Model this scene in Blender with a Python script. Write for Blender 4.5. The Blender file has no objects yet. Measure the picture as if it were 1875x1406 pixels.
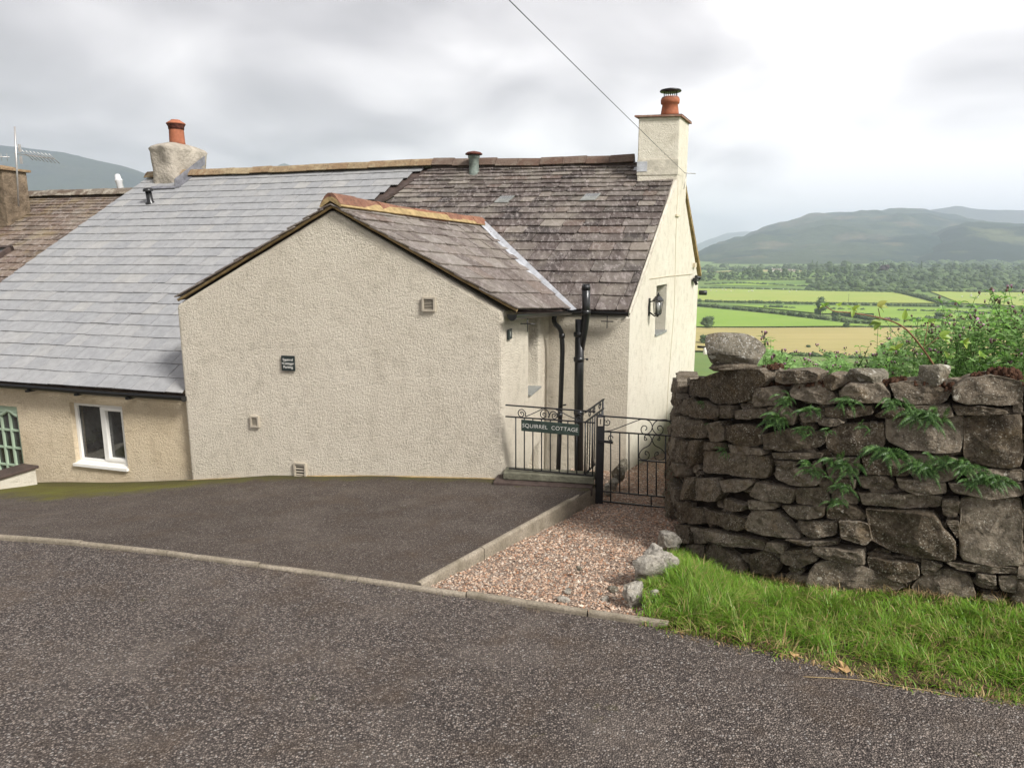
import bpy, bmesh, math, random
from mathutils import Vector, Matrix, noise
R = math.radians
random.seed(7)
S = bpy.context.scene
COL = S.collection
# ------------------------------------------------------------------ camera, sky, sun, exposure
FPX = 1300.0; TH = math.atan(243/1300); EYE = Vector((0, 0, 2.2))
cam_d = bpy.data.cameras.new('camera'); cam = bpy.data.objects.new('camera', cam_d); COL.objects.link(cam)
cam.location = EYE; cam.rotation_euler = (math.pi/2-TH, 0, 0)
cam_d.sensor_width = 36; cam_d.lens = 36*FPX/1875; cam_d.clip_end = 40000; cam_d.clip_start = .05
S.camera = cam
SUN_EL, SUN_AZ = 42, 133           # azimuth measured from +Y towards +X
w = bpy.data.worlds.new('World'); S.world = w; w.use_nodes = True
def world():
    nt = w.node_tree; N = nt.nodes; L = nt.links
    N.clear()
    out = N.new('ShaderNodeOutputWorld'); bg = N.new('ShaderNodeBackground'); bg.inputs[1].default_value = 1
    sky = N.new('ShaderNodeTexSky'); sky.sky_type = 'NISHITA'; sky.sun_disc = False
    sky.sun_elevation = R(SUN_EL); sky.sun_rotation = R(SUN_AZ)
    sc = N.new('ShaderNodeVectorMath'); sc.operation = 'SCALE'; sc.inputs[3].default_value = .1
    L.new(sky.outputs[0], sc.inputs[0])
    tc = N.new('ShaderNodeTexCoord'); sep = N.new('ShaderNodeSeparateXYZ'); L.new(tc.outputs['Generated'], sep.inputs[0])
    def M(op, a, b=None, c=None):
        m = N.new('ShaderNodeMath'); m.operation = op
        for i, v in enumerate((a, b, c)):
            if v is None: continue
            if isinstance(v, (int, float)): m.inputs[i].default_value = v
            else: L.new(v, m.inputs[i])
        return m.outputs[0]
    zz = M('ADD', M('MAXIMUM', sep.outputs[2], 0), .34)
    cx = M('DIVIDE', sep.outputs[0], zz); cy = M('DIVIDE', sep.outputs[1], zz)
    cmb = N.new('ShaderNodeCombineXYZ'); L.new(cx, cmb.inputs[0]); L.new(cy, cmb.inputs[1])
    n1 = N.new('ShaderNodeTexNoise'); n1.inputs['Scale'].default_value = .85; n1.inputs['Detail'].default_value = 5; n1.inputs['Roughness'].default_value = .42; n1.inputs['Distortion'].default_value = .3
    L.new(cmb.outputs[0], n1.inputs[0]); n1.inputs['Scale'].default_value = 2.3
    n2 = N.new('ShaderNodeTexNoise'); n2.inputs['Scale'].default_value = .33; n2.inputs['Detail'].default_value = 2
    L.new(cmb.outputs[0], n2.inputs[0])
    # brighter towards the sun side (right), duller to the left
    az = M('MULTIPLY', sep.outputs[0], .36)
    v = M('ADD', M('MULTIPLY', n1.outputs[0], 1.15), M('MULTIPLY', n2.outputs[0], .25))
    v = M('ADD', v, az)
    hz = M('MULTIPLY', M('SUBTRACT', .22, sep.outputs[2]), .5)
    v = M('ADD', v, hz)
    cr = N.new('ShaderNodeValToRGB'); L.new(v, cr.inputs[0])
    e = cr.color_ramp.elements
    e[0].position = .40; e[0].color = (.275, .262, .272, 1)
    e[1].position = .92; e[1].color = (.74, .715, .71, 1)
    m = e.new(.56); m.color = (.375, .357, .368, 1)
    m = e.new(.74); m.color = (.535, .513, .518, 1)
    mix = N.new('ShaderNodeMixRGB'); mix.inputs[0].default_value = .985
    L.new(sc.outputs[0], mix.inputs[1]); L.new(cr.outputs[0], mix.inputs[2])
    L.new(mix.outputs[0], bg.inputs[0]); L.new(bg.outputs[0], out.inputs[0])
world()
sd = bpy.data.lights.new('sun', 'SUN'); sun = bpy.data.objects.new('sun', sd); COL.objects.link(sun)
sd.energy = 2.9; sd.angle = R(14); sd.color = (1, .975, .94)
ldir = Vector((math.sin(R(SUN_AZ))*math.cos(R(SUN_EL)), math.cos(R(SUN_AZ))*math.cos(R(SUN_EL)), math.sin(R(SUN_EL))))
sun.rotation_euler = ldir.to_track_quat('Z', 'Y').to_euler()
sun.location = (0, 0, 30)
S.view_settings.view_transform = 'Standard'; S.view_settings.look = 'None'
S.view_settings.exposure = .98; S.view_settings.gamma = 1
S.render.engine = 'CYCLES'
S.cycles.volume_bounces = 1; S.cycles.transparent_max_bounces = 12

# ------------------------------------------------------------------ geometry helpers
FWD = Vector((0, math.cos(TH), -math.sin(TH))); UP = Vector((0, math.sin(TH), math.cos(TH)))
def ray(u, v): return FWD + Vector((1, 0, 0))*((u-937.5)/FPX) - UP*((v-703)/FPX)
def P(u, v, Y):                                   # survey point: direction and forward distance
    d = ray(u, v); return EYE + d*(Y/d.y)
def on_plane(u, v, o, n):
    d = ray(u, v); return EYE + d*((o-EYE).dot(n)/d.dot(n))
def on_road(u, v):                                # road plane z = -0.06 y
    d = ray(u, v); return EYE + d*(EYE.z/(-d.z-.06*d.y))
def on_level(u, v, z):
    d = ray(u, v); return EYE + d*((z-EYE.z)/d.z)
Z = Vector((0, 0, 1))

class MB:
    def __init__(s): s.v = []; s.f = []; s.m = []; s.sm = []
    def add(s, vs, fs, mi=0, smooth=False):
        b = len(s.v); s.v += [tuple(p) for p in vs]
        for f in fs: s.f.append(tuple(i+b for i in f)); s.m.append(mi); s.sm.append(smooth)
        return s
    def box(s, o, a, b, c, mi=0):                 # corner o and three edge vectors
        o = Vector(o); p = [o, o+a, o+a+b, o+b]; p += [q+c for q in p]
        if a.cross(b).dot(c) > 0: fs = [(3,2,1,0),(4,5,6,7),(0,1,5,4),(1,2,6,5),(2,3,7,6),(3,0,4,7)]
        else: fs = [(0,1,2,3),(7,6,5,4),(4,5,1,0),(5,6,2,1),(6,7,3,2),(7,4,0,3)]
        return s.add(p, fs, mi)
    def abox(s, x0, x1, y0, y1, z0, z1, mi=0):
        return s.box((x0, y0, z0), Vector((x1-x0, 0, 0)), Vector((0, y1-y0, 0)), Vector((0, 0, z1-z0)), mi)
    def prism(s, poly, ext, mi=0):
        n = len(poly); poly = [Vector(p) for p in poly]
        nn = Vector((0, 0, 0))
        for i in range(n): nn += poly[i].cross(poly[(i+1) % n])
        if nn.dot(ext) > 0: poly = poly[::-1]
        vs = poly+[p+ext for p in poly]
        fs = [tuple(range(n)), tuple(range(2*n-1, n-1, -1))]+[(i, i+n, (i+1) % n+n, (i+1) % n)[::-1][::-1] for i in range(n)]
        fs[2:] = [((i+1) % n, i, i+n, (i+1) % n+n) for i in range(n)]
        return s.add(vs, fs, mi)
    def tube(s, pts, r, seg=8, mi=0, cap=True, smooth=True):
        pts = [Vector(p) for p in pts]; n = len(pts)
        rs = r if isinstance(r, (list, tuple)) else [r]*n
        vs = []; prev = None
        for i, p in enumerate(pts):
            t = (pts[min(i+1, n-1)]-pts[max(i-1, 0)]).normalized()
            if prev is None:
                a = t.orthogonal().normalized()
            else:
                a = (prev-t*prev.dot(t))
                a = a.normalized() if a.length > 1e-6 else t.orthogonal().normalized()
            prev = a; b = t.cross(a)
            for k in range(seg):
                th = 2*math.pi*k/seg
                vs.append(p+(a*math.cos(th)+b*math.sin(th))*rs[i])
        fs = []
        for i in range(n-1):
            for k in range(seg):
                k2 = (k+1) % seg
                fs.append((i*seg+k, i*seg+k2, (i+1)*seg+k2, (i+1)*seg+k))
        if cap:
            fs.append(tuple(range(seg-1, -1, -1))); fs.append(tuple((n-1)*seg+k for k in range(seg)))
        return s.add(vs, fs, mi, smooth)
    def lathe(s, o, prof, seg=20, mi=0, axis=Z, smooth=True):   # prof: (radius, height)
        axis = axis.normalized(); a = axis.orthogonal().normalized(); b = axis.cross(a); o = Vector(o)
        vs = []
        for r, h in prof:
            for k in range(seg):
                th = 2*math.pi*k/seg; vs.append(o+axis*h+(a*math.cos(th)+b*math.sin(th))*r)
        fs = []
        for i in range(len(prof)-1):
            for k in range(seg):
                k2 = (k+1) % seg; fs.append((i*seg+k, i*seg+k2, (i+1)*seg+k2, (i+1)*seg+k))
        fs.append(tuple(range(seg-1, -1, -1))); fs.append(tuple((len(prof)-1)*seg+k for k in range(seg)))
        return s.add(vs, fs, mi, smooth)
    def build(s, name, mats, parent=None, label=None):
        me = bpy.data.meshes.new(name); me.from_pydata(s.v, [], s.f)
        if not isinstance(mats, (list, tuple)): mats = [mats]
        for m in mats: me.materials.append(m)
        me.polygons.foreach_set('material_index', s.m)
        me.polygons.foreach_set('use_smooth', s.sm)
        me.update()
        o = bpy.data.objects.new(name, me); COL.objects.link(o)
        if parent: attach(o, parent)
        if label: o['label'] = label
        return o
def wloc(o):
    v = Vector(o.location)
    while o.parent: o = o.parent; v = v+Vector(o.location)
    return v
def attach(o, parent):
    o.parent = parent; o.location = Vector(o.location)-wloc(parent)
def tag(o, label=None, cat=None, group=None, kind=None):
    if label: o['label'] = label
    if cat: o['category'] = cat
    if group: o['group'] = group
    if kind: o['kind'] = kind
    return o
def thing(name, loc, label, cat, group=None):
    o = bpy.data.objects.new(name, None); COL.objects.link(o); o.location = loc
    o.empty_display_size = .2
    return tag(o, label, cat, group)
def struct(o, kind='structure'): o['kind'] = kind; return o
def copy_tree(o, parent=None):
    c = o.copy(); COL.objects.link(c); c.parent = parent
    for ch in list(o.children): copy_tree(ch, c)
    return c
def cut(o, cutters, ops='DIFFERENCE'):
    tmp = []
    for k in cutters:
        c = k.build('tmp', [], None); tmp.append(c)
        md = o.modifiers.new('b', 'BOOLEAN'); md.operation = ops; md.solver = 'EXACT'; md.object = c
    return tmp
def bake(o, tmp=()):
    dg = bpy.context.evaluated_depsgraph_get(); dg.update()
    me = bpy.data.meshes.new_from_object(o.evaluated_get(dg)); o.modifiers.clear(); o.data = me
    for t in tmp: bpy.data.objects.remove(t)
    return o
def bevel(o, wd=.03, seg=3, ang=35):
    md = o.modifiers.new('bevel', 'BEVEL'); md.width = wd; md.segments = seg; md.limit_method = 'ANGLE'; md.angle_limit = R(ang)
    return o

# ------------------------------------------------------------------ materials
def new_mat(name):
    m = bpy.data.materials.new(name); m.use_nodes = True; nt = m.node_tree
    return m, nt, nt.nodes['Principled BSDF']
class G:                                          # small node graph builder
    def __init__(s, name, rough=.85, spec=.3):
        s.m, s.nt, s.b = new_mat(name); s.N = s.nt.nodes; s.L = s.nt.links
        s.b.inputs['Roughness'].default_value = rough; s.b.inputs['Specular IOR Level'].default_value = spec
        s.tc = s.N.new('ShaderNodeTexCoord'); s.co = s.tc.outputs['Object']
    def world(s):
        g = s.N.new('ShaderNodeNewGeometry'); s.co = g.outputs['Position']; return s
    def link(s, a, b): s.L.new(a, b)
    def noise(s, scale, det=4, rough=.55, co=None, stretch=None):
        n = s.N.new('ShaderNodeTexNoise'); n.inputs['Scale'].default_value = scale; n.inputs['Detail'].default_value = det; n.inputs['Roughness'].default_value = rough
        c = co or s.co
        if stretch:
            mp = s.N.new('ShaderNodeMapping'); mp.inputs['Scale'].default_value = stretch; s.link(c, mp.inputs[0]); c = mp.outputs[0]
        s.link(c, n.inputs[0]); return n.outputs[0]
    def vor(s, scale, feat='F1', out='Distance', rand=1, co=None):
        n = s.N.new('ShaderNodeTexVoronoi'); n.feature = feat; n.inputs['Scale'].default_value = scale; n.inputs['Randomness'].default_value = rand
        s.link(co or s.co, n.inputs[0]); return n.outputs[out]
    def math(s, op, a, b=None, clamp=False):
        m = s.N.new('ShaderNodeMath'); m.operation = op; m.use_clamp = clamp
        for i, v in enumerate((a, b)):
            if v is None: continue
            if isinstance(v, (int, float)): m.inputs[i].default_value = v
            else: s.link(v, m.inputs[i])
        return m.outputs[0]
    def ramp(s, v, stops, interp='LINEAR'):
        r = s.N.new('ShaderNodeValToRGB'); r.color_ramp.interpolation = interp; e = r.color_ramp.elements
        while len(e) < len(stops): e.new(.5)
        for el, (p, c) in zip(e, stops):
            el.position = p; el.color = (*c, 1) if not isinstance(c, (int, float)) else (c, c, c, 1)
        s.link(v, r.inputs[0]); return r.outputs[0]
    def mix(s, f, a, b, mode='MIX'):
        m = s.N.new('ShaderNodeMixRGB'); m.blend_type = mode
        for i, v in enumerate((f, a, b)):
            if isinstance(v, (int, float)): m.inputs[i].default_value = v if i == 0 else (v, v, v, 1)
            elif isinstance(v, tuple): m.inputs[i].default_value = (*v, 1)
            else: s.link(v, m.inputs[i])
        return m.outputs[0]
    def island(s):
        g = s.N.new('ShaderNodeNewGeometry'); return g.outputs['Random Per Island']
    def objrand(s):
        g = s.N.new('ShaderNodeObjectInfo'); return g.outputs['Random']
    def attr(s, name):
        a = s.N.new('ShaderNodeAttribute'); a.attribute_name = name; return a.outputs['Fac']
    def col(s, c):
        if isinstance(c, tuple): s.b.inputs['Base Color'].default_value = (*c, 1)
        else: s.link(c, s.b.inputs['Base Color'])
        return s
    def rough(s, v): s.link(v, s.b.inputs['Roughness']); return s
    def bump(s, h, dist=.01, strength=1, prev=None):
        b = s.N.new('ShaderNodeBump'); b.inputs['Distance'].default_value = dist; b.inputs['Strength'].default_value = strength
        s.link(h, b.inputs['Height'])
        if prev is not None: s.link(prev, b.inputs['Normal'])
        s.link(b.outputs[0], s.b.inputs['Normal']); return b.outputs[0]

def roughcast(name, c1, c2, stain=(.30, .25, .17), size=1.0, depth=.045):
    g = G(name, .95, .15).world()
    big = g.noise(1.1, 4); mid = g.noise(7, 4)
    c = g.mix(g.ramp(big, [(.35, 0), (.7, 1)]), c1, c2)
    c = g.mix(g.math('MULTIPLY', g.ramp(mid, [(.5, 0), (.8, 1)]), .35), c, stain)
    streak = g.noise(3.0, 4, .6, stretch=(1.6, 1.6, .22))
    c = g.mix(g.math('MULTIPLY', g.ramp(streak, [(.54, 0), (.80, 1)]), .13), c, stain)
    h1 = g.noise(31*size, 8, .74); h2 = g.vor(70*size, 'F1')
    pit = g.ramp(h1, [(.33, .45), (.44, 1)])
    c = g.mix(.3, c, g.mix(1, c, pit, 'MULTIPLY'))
    h = g.math('SUBTRACT', h1, g.math('MULTIPLY', h2, .22))
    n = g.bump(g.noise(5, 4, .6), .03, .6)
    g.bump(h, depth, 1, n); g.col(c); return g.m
M = {}
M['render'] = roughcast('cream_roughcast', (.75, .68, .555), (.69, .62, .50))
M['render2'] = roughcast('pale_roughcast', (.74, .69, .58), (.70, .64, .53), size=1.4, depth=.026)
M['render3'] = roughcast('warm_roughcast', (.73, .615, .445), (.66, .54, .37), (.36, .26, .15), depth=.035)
M['reveal'] = G('smooth_cream_paint', .8).world(); _g = M['reveal']; _g.col(_g.mix(_g.ramp(_g.noise(6), [(.4, 0), (.7, 1)]), (.60, .52, .39), (.52, .45, .32))); _g.bump(_g.noise(25), .006); M['reveal'] = _g.m

def slate(name, cols, lich=.3, rough=.55, moss=0, streak=True):
    g = G(name, rough, .4).world()
    r = g.island()
    c = g.ramp(r, [(i/(len(cols)-1)*.999, k) for i, k in enumerate(cols)])
    n = g.noise(9, 6, .65); n3 = g.noise(60, 3)
    c = g.mix(g.ramp(n, [(.35, .0), (.7, .55)]), c, g.mix(1, c, .55, 'MULTIPLY'))
    if streak:
        st = g.noise(16, 5, .7, stretch=(1, .35, .35))
        c = g.mix(g.math('MULTIPLY', g.ramp(st, [(.50, 0), (.68, 1)]), .55), c, (.40, .35, .33))
    l = g.noise(24, 5, .7)
    c = g.mix(g.math('MULTIPLY', g.ramp(l, [(.60, 0), (.66, 1)]), lich), c, (.55, .53, .48))
    pt = g.noise(1.6, 5, .65); c = g.mix(g.ramp(pt, [(.50, 0), (.68, .5 if streak else 0)]), c, (.27, .24, .195))
    if moss:
        mm = g.noise(2.2, 5, .6); c = g.mix(g.math('MULTIPLY', g.ramp(mm, [(.5, 0), (.7, 1)]), moss), c, (.24, .18, .06))
    g.col(c); g.rough(g.ramp(n3, [(.3, rough-.1), (.7, rough+.25)]))
    n1 = g.bump(g.noise(14, 5, .6), .01, .7); g.bump(g.noise(90, 3), .003, .8, n1)
    return g.m
M['slate_grey'] = slate('new_grey_slate', [(.30, .303, .305), (.33, .328, .325), (.31, .312, .315), (.35, .346, .338), (.32, .32, .32), (.288, .29, .295), (.37, .362, .345)], lich=.06, rough=.5, streak=False)
M['slate_brown'] = slate('old_purple_slate', [(.060, .046, .040), (.115, .092, .080), (.080, .060, .052), (.17, .145, .125), (.10, .078, .068), (.050, .040, .036), (.24, .21, .175), (.125, .086, .070)], lich=.6, rough=.5)
M['slate_side'] = slate('old_side_slate', [(.13, .10, .085), (.20, .17, .145), (.10, .075, .062), (.25, .22, .19), (.15, .105, .082)], lich=.4, rough=.5)
M['slate_far'] = slate('old_mossy_slate', [(.13, .085, .06), (.19, .14, .105), (.10, .07, .05), (.24, .19, .15), (.15, .10, .075)], lich=.6, moss=.4, rough=.7)
def ridge_mat(name, a, b, l=.5, lc=(.42, .38, .28)):
    g = G(name, .85).world(); n = g.noise(5, 6, .65); r = g.island()
    c = g.mix(r, a, b); c = g.mix(g.math('MULTIPLY', g.ramp(n, [(.48, 0), (.6, 1)]), l), c, lc)
    c = g.mix(g.ramp(g.noise(30, 5), [(.5, 0), (.75, .7)]), c, (.05, .04, .035))
    g.col(c); g.bump(g.noise(22, 5), .015); return g.m
M['ridge_old'] = ridge_mat('old_ridge_tile', (.11, .065, .045), (.15, .11, .085), .25, (.27, .24, .19))
M['ridge_red'] = ridge_mat('terracotta_ridge_tile', (.25, .10, .055), (.13, .075, .055), .3, (.40, .24, .15))
M['ridge_yellow'] = ridge_mat('lichened_ridge_tile', (.26, .19, .11), (.22, .13, .07), .5, (.42, .35, .22))
def plain(name, c, rough=.6, spec=.3, var=.25, sc=12, bump=.003, metal=0):
    g = G(name, rough, spec).world(); g.b.inputs['Metallic'].default_value = metal
    n = g.noise(sc, 5, .6); d = tuple(x*(1-var) for x in c); u = tuple(min(1, x*(1+var)) for x in c)
    g.col(g.ramp(n, [(.3, d), (.7, u)]))
    if bump: g.bump(g.noise(sc*4, 4), bump)
    return g.m
M['black'] = plain('black_gloss_paint', (.012, .012, .012), .28, .5, .3, 20, .001)
M['black_metal'] = plain('black_painted_iron', (.012, .012, .013), .4, .5, .4, 40, .002)
M['lead'] = plain('lead_flashing', (.42, .43, .45), .45, .5, .25, 9, .006)
M['lead_dark'] = plain('dull_lead', (.16, .16, .175), .5, .5, .35, 9, .008)
M['mortar'] = plain('pale_mortar', (.50, .46, .38), .95, .1, .25, 8, .01)
M['mortar_ochre'] = plain('ochre_mortar', (.33, .24, .12), .95, .1, .35, 10, .01)
M['cement'] = plain('weathered_cement', (.36, .32, .265), .95, .1, .3, 4, .03)
M['terracotta'] = plain('terracotta', (.32, .115, .062), .75, .2, .3, 8, .004)
M['terra_sooty'] = plain('sooty_terracotta', (.10, .035, .025), .8, .2, .6, 14, .004)
M['upvc'] = plain('white_frame_plastic', (.78, .76, .71), .35, .4, .04, 5, 0)
M['glass_dark'] = plain('reflective_pane', (.035, .036, .034), .03, .9, .8, 3, 0)  # uneven base tone paints soft reflections into the panes
M['green_paint'] = plain('sage_green_paint', (.36, .45, .33), .5, .35, .08, 6, .001)
M['tan_plastic'] = plain('tan_vent_plastic', (.42, .37, .29), .6, .3, .15, 20, .001)
M['vent_dark'] = plain('vent_shadow_grey', (.10, .09, .08), .7, .2, .2, 20, 0)
M['sign_slate'] = plain('sign_slate', (.022, .03, .028), .45, .4, .3, 30, .001)
M['sign_green'] = plain('name_slate', (.028, .043, .034), .5, .35, .35, 20, .002)
M['sign_text'] = plain('painted_lettering', (.72, .70, .64), .6, .2, .05, 5, 0)
M['sill_slate'] = plain('sill_slate', (.22, .225, .21), .55, .35, .25, 10, .005)
M['steel'] = plain('galvanised_aerial', (.45, .43, .41), .4, .5, .15, 12, 0, .6)
M['copper'] = plain('verdigris_vent', (.17, .20, .175), .7, .3, .5, 9, .004)
M['stone_slab'] = plain('mossy_stone_slab', (.13, .125, .09), .85, .2, .4, 8, .012)
M['dark_cap'] = plain('dark_slate_cap', (.07, .05, .042), .6, .3, .4, 8, .01)
M['lamp_glass'] = plain('lantern_glass', (.30, .30, .28), .08, .6, .1, 10, 0)
M['core'] = plain('wall_earth_core', (.028, .022, .017), 1, .1, .5, 12, .02)
M['white_pipe'] = plain('pale_flue_pipe', (.62, .62, .62), .4, .4, .1, 6, 0)

def asphalt(name, base, chip, scale, moss=False):
    g = G(name, .8, .35).world()
    vs = g.N.new('ShaderNodeTexVoronoi'); vs.inputs['Scale'].default_value = scale; g.link(g.co, vs.inputs[0])
    sep = g.N.new('ShaderNodeSeparateColor'); g.link(vs.outputs['Color'], sep.inputs[0])
    cell = g.ramp(sep.outputs[0], [(0, base), (.35, tuple(x*1.25 for x in base)), (.62, tuple((a+b)/2 for a, b in zip(base, chip))), (.86, chip), (1, tuple(x*1.5 for x in chip))])
    edge = g.ramp(vs.outputs['Distance'], [(.30, 1), (.62, .32)])
    c = g.mix(1, cell, edge, 'MULTIPLY')
    big = g.noise(.55, 5, .6); c = g.mix(g.ramp(big, [(.35, 0), (.72, .5)]), c, g.mix(1, c, .55, 'MULTIPLY'))
    mid = g.noise(1.7, 7, .68); c = g.mix(g.ramp(mid, [(.47, 0), (.70, .36)]), c, (.21, .175, .145))
    fleck = g.ramp(sep.outputs[1], [(.965, 0), (.975, 1)]); c = g.mix(g.math('MULTIPLY', fleck, .7), c, (.38, .35, .32))
    br = g.noise(2.2, 6, .65); c = g.mix(g.ramp(br, [(.50, 0), (.72, .5)]), c, (.10, .066, .040))
    if moss:
        a = g.attr('moss'); mn = g.noise(3.2, 9, .72); f = g.math('MULTIPLY', g.math('SUBTRACT', g.math('ADD', a, g.math('MULTIPLY', mn, 1.5)), .95), 2.2, True)
        mc = g.mix(g.noise(3, 4), (.085, .055, .02), (.19, .20, .02)); c = g.mix(f, c, mc)
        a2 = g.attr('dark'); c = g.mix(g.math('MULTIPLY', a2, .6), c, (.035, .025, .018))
    g.col(c)
    h = g.math('SUBTRACT', g.math('MULTIPLY', sep.outputs[2], .6), g.math('MULTIPLY', vs.outputs['Distance'], 1.3))
    n1 = g.bump(g.noise(2.5, 3), .02, .5); g.bump(h, .009, 1, n1)
    return g.m
M['road'] = asphalt('chipped_tarmac', (.090, .071, .062), (.30, .248, .21), 92, True)
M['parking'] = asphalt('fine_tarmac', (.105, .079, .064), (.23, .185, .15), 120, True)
_g = G('concrete_edging', .9, .2).world()
_c = _g.mix(_g.ramp(_g.noise(5, 5), [(.35, 0), (.7, 1)]), (.36, .31, .24), (.20, .17, .12))
_c = _g.mix(_g.ramp(_g.noise(60, 4), [(.42, 0), (.7, .7)]), _c, (.13, .11, .085))
_g.col(_c); _g.bump(_g.noise(80, 4), .006); M['concrete'] = _g.m
_g = G('pea_gravel', .8, .3); r_ = _g.island()
_c = _g.ramp(r_, [(0, (.26, .15, .10)), (.2, (.38, .27, .20)), (.35, (.20, .17, .15)), (.5, (.46, .34, .25)), (.62, (.32, .29, .26)), (.75, (.56, .49, .42)), (.86, (.34, .17, .09)), (1, (.66, .60, .52))])
_g.world(); _c = _g.mix(_g.ramp(_g.noise(1.3, 4), [(.3, 0), (.7, .5)]), _c, _g.mix(1, _c, .6, 'MULTIPLY')); _c = _g.mix(1, _c, (1.15, 1.08, 1.0), 'MULTIPLY'); _g.col(_c); M['gravel'] = _g.m
_g = G('gravel_bed', .95).world(); _c = _g.ramp(_g.vor(70, out='Color'), [(0, (.10, .07, .05)), (.5, (.22, .16, .12)), (1, (.36, .28, .22))]); _g.col(_c); _g.bump(_g.vor(70), .01); M['gravel_bed'] = _g.m
def rock(name, a, b, lich, l1=.5, spots=True, scale=1):
    g = G(name, .9, .2).world(); isl = g.island()
    c = g.mix(isl, a, b)
    n = g.noise(5*scale, 6, .65); c = g.mix(g.ramp(n, [(.3, 0), (.75, .75)]), c, g.mix(1, c, .42, 'MULTIPLY'))
    o = g.noise(3.3*scale, 5, .6); c = g.mix(g.ramp(o, [(.56, 0), (.74, .55)]), c, (.15, .10, .045))
    mot = g.noise(16*scale, 6, .75); c = g.mix(g.ramp(mot, [(.40, .75), (.52, 0)]), c, g.mix(1, c, .38, 'MULTIPLY')); c = g.mix(g.ramp(mot, [(.55, 0), (.70, .55)]), c, g.mix(.5, c, lich))
    sp = g.noise(46*scale, 3, .65); msk = g.ramp(g.noise(4*scale, 4), [(.36, .15), (.60, 1)])
    c = g.mix(g.math('MULTIPLY', g.math('MULTIPLY', g.ramp(sp, [(.585, 0), (.62, 1)]), msk), l1), c, lich)
    if spots:
        v = g.N.new('ShaderNodeTexVoronoi'); v.inputs['Scale'].default_value = 11*scale
        wn = g.N.new('ShaderNodeMixRGB'); wn.inputs[0].default_value = .06; g.link(g.co, wn.inputs[1])
        nn = g.N.new('ShaderNodeTexNoise'); nn.inputs['Scale'].default_value = 22*scale; g.link(g.co, nn.inputs[0]); g.link(nn.outputs['Color'], wn.inputs[2]); g.link(wn.outputs[0], v.inputs[0])
        sp2 = g.N.new('ShaderNodeSeparateColor'); g.link(v.outputs['Color'], sp2.inputs[0])
        rad = g.math('MULTIPLY', g.math('SUBTRACT', sp2.outputs[0], .80 if spots is True else spots), 2.2 if spots is True or spots > .7 else .85)
        f = g.math('LESS_THAN', v.outputs['Distance'], rad)
        c = g.mix(g.math('MULTIPLY', f, .8), c, lich)
    g.col(c)
    n1 = g.bump(g.noise(8*scale, 7, .65), .03, .8); g.bump(g.noise(60*scale, 5, .6), .006, 1, n1)
    return g.m
M['stone'] = rock('dry_stone', (.115, .088, .058), (.26, .215, .16), (.42, .39, .32), .8, .88, 1.6)
M['stone_pale'] = rock('lichened_grey_stone', (.20, .175, .13), (.27, .24, .18), (.48, .46, .40), .8, .78, 1.9)
M['boulder_stone'] = rock('spotted_boulder', (.21, .185, .14), (.24, .21, .16), (.50, .49, .45), .7, .52, 1.25)
M['limestone'] = rock('pale_boulder', (.36, .325, .265), (.50, .46, .39), (.60, .57, .50), .6, False, 2)
def leafmat(name, cols, rough=.5, trans=.25):
    g = G(name, rough, .35); r = g.island()
    c = g.ramp(r, [(i/(len(cols)-1)*.999, k) for i, k in enumerate(cols)]); g.col(c)
    if trans:
        t = g.N.new('ShaderNodeBsdfTranslucent'); g.link(c, t.inputs[0]); mx = g.N.new('ShaderNodeMixShader'); mx.inputs[0].default_value = trans
        out = [n for n in g.N if n.type == 'OUTPUT_MATERIAL'][0]
        g.link(g.b.outputs[0], mx.inputs[1]); g.link(t.outputs[0], mx.inputs[2]); g.link(mx.outputs[0], out.inputs[0])
    return g.m
M['grass'] = leafmat('grass_blades', [(.09, .20, .015), (.14, .30, .02), (.20, .37, .03), (.11, .24, .02), (.26, .38, .06), (.17, .33, .02), (.36, .32, .11), (.13, .27, .03)], .45, .35)
M['straw'] = leafmat('dry_grass', [(.36, .25, .11), (.45, .34, .17), (.26, .14, .06)], .7, .1)
M['fern'] = leafmat('fern_frond', [(.030, .07, .018), (.05, .115, .025), (.075, .16, .035), (.14, .24, .07)], .45, .2)
M['thistle_leaf'] = leafmat('thistle_leaf', [(.17, .32, .08), (.24, .42, .12), (.33, .50, .19), (.20, .36, .09)], .5, .35)
M['nettle_leaf'] = leafmat('nettle_leaf', [(.12, .28, .03), (.18, .38, .05), (.24, .44, .08)], .5, .3)
M['bramble_leaf'] = leafmat('bramble_leaf', [(.22, .36, .05), (.32, .42, .07), (.16, .32, .05), (.42, .38, .10)], .4, .35)
M['stem'] = plain('green_stem', (.11, .17, .06), .6, .2, .3, 20, 0)
M['cane'] = plain('bramble_cane', (.19, .10, .055), .6, .2, .3, 20, 0)
M['bud'] = plain('thistle_bud', (.13, .085, .07), .7, .2, .5, 60, 0)
M['pink'] = leafmat('thistle_flower', [(.50, .22, .42), (.62, .35, .52), (.50, .30, .32)], .8, .2)
M['moss'] = plain('dark_moss', (.075, .04, .025), 1, .1, .6, 40, .01)
M['soil'] = plain('bank_soil', (.07, .05, .03), 1, .1, .4, 5, .02)
M['deadleaf'] = leafmat('fallen_leaf', [(.36, .13, .05), (.45, .27, .12), (.50, .40, .22)], .6, .1)
M['tree_leaf'] = leafmat('tree_foliage', [(.045, .08, .022), (.075, .12, .035), (.10, .15, .04), (.06, .095, .035)], .6, .15)
M['tree_purple'] = leafmat('copper_beech_foliage', [(.05, .022, .03), (.07, .035, .04)], .6, .1)
M['hedge_leaf'] = leafmat('hedge_foliage', [(.05, .085, .022), (.075, .12, .03), (.10, .13, .045)], .6, .15)
M['trunk'] = plain('tree_bark', (.09, .07, .055), .9, .1, .3, 4, 0)

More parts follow.
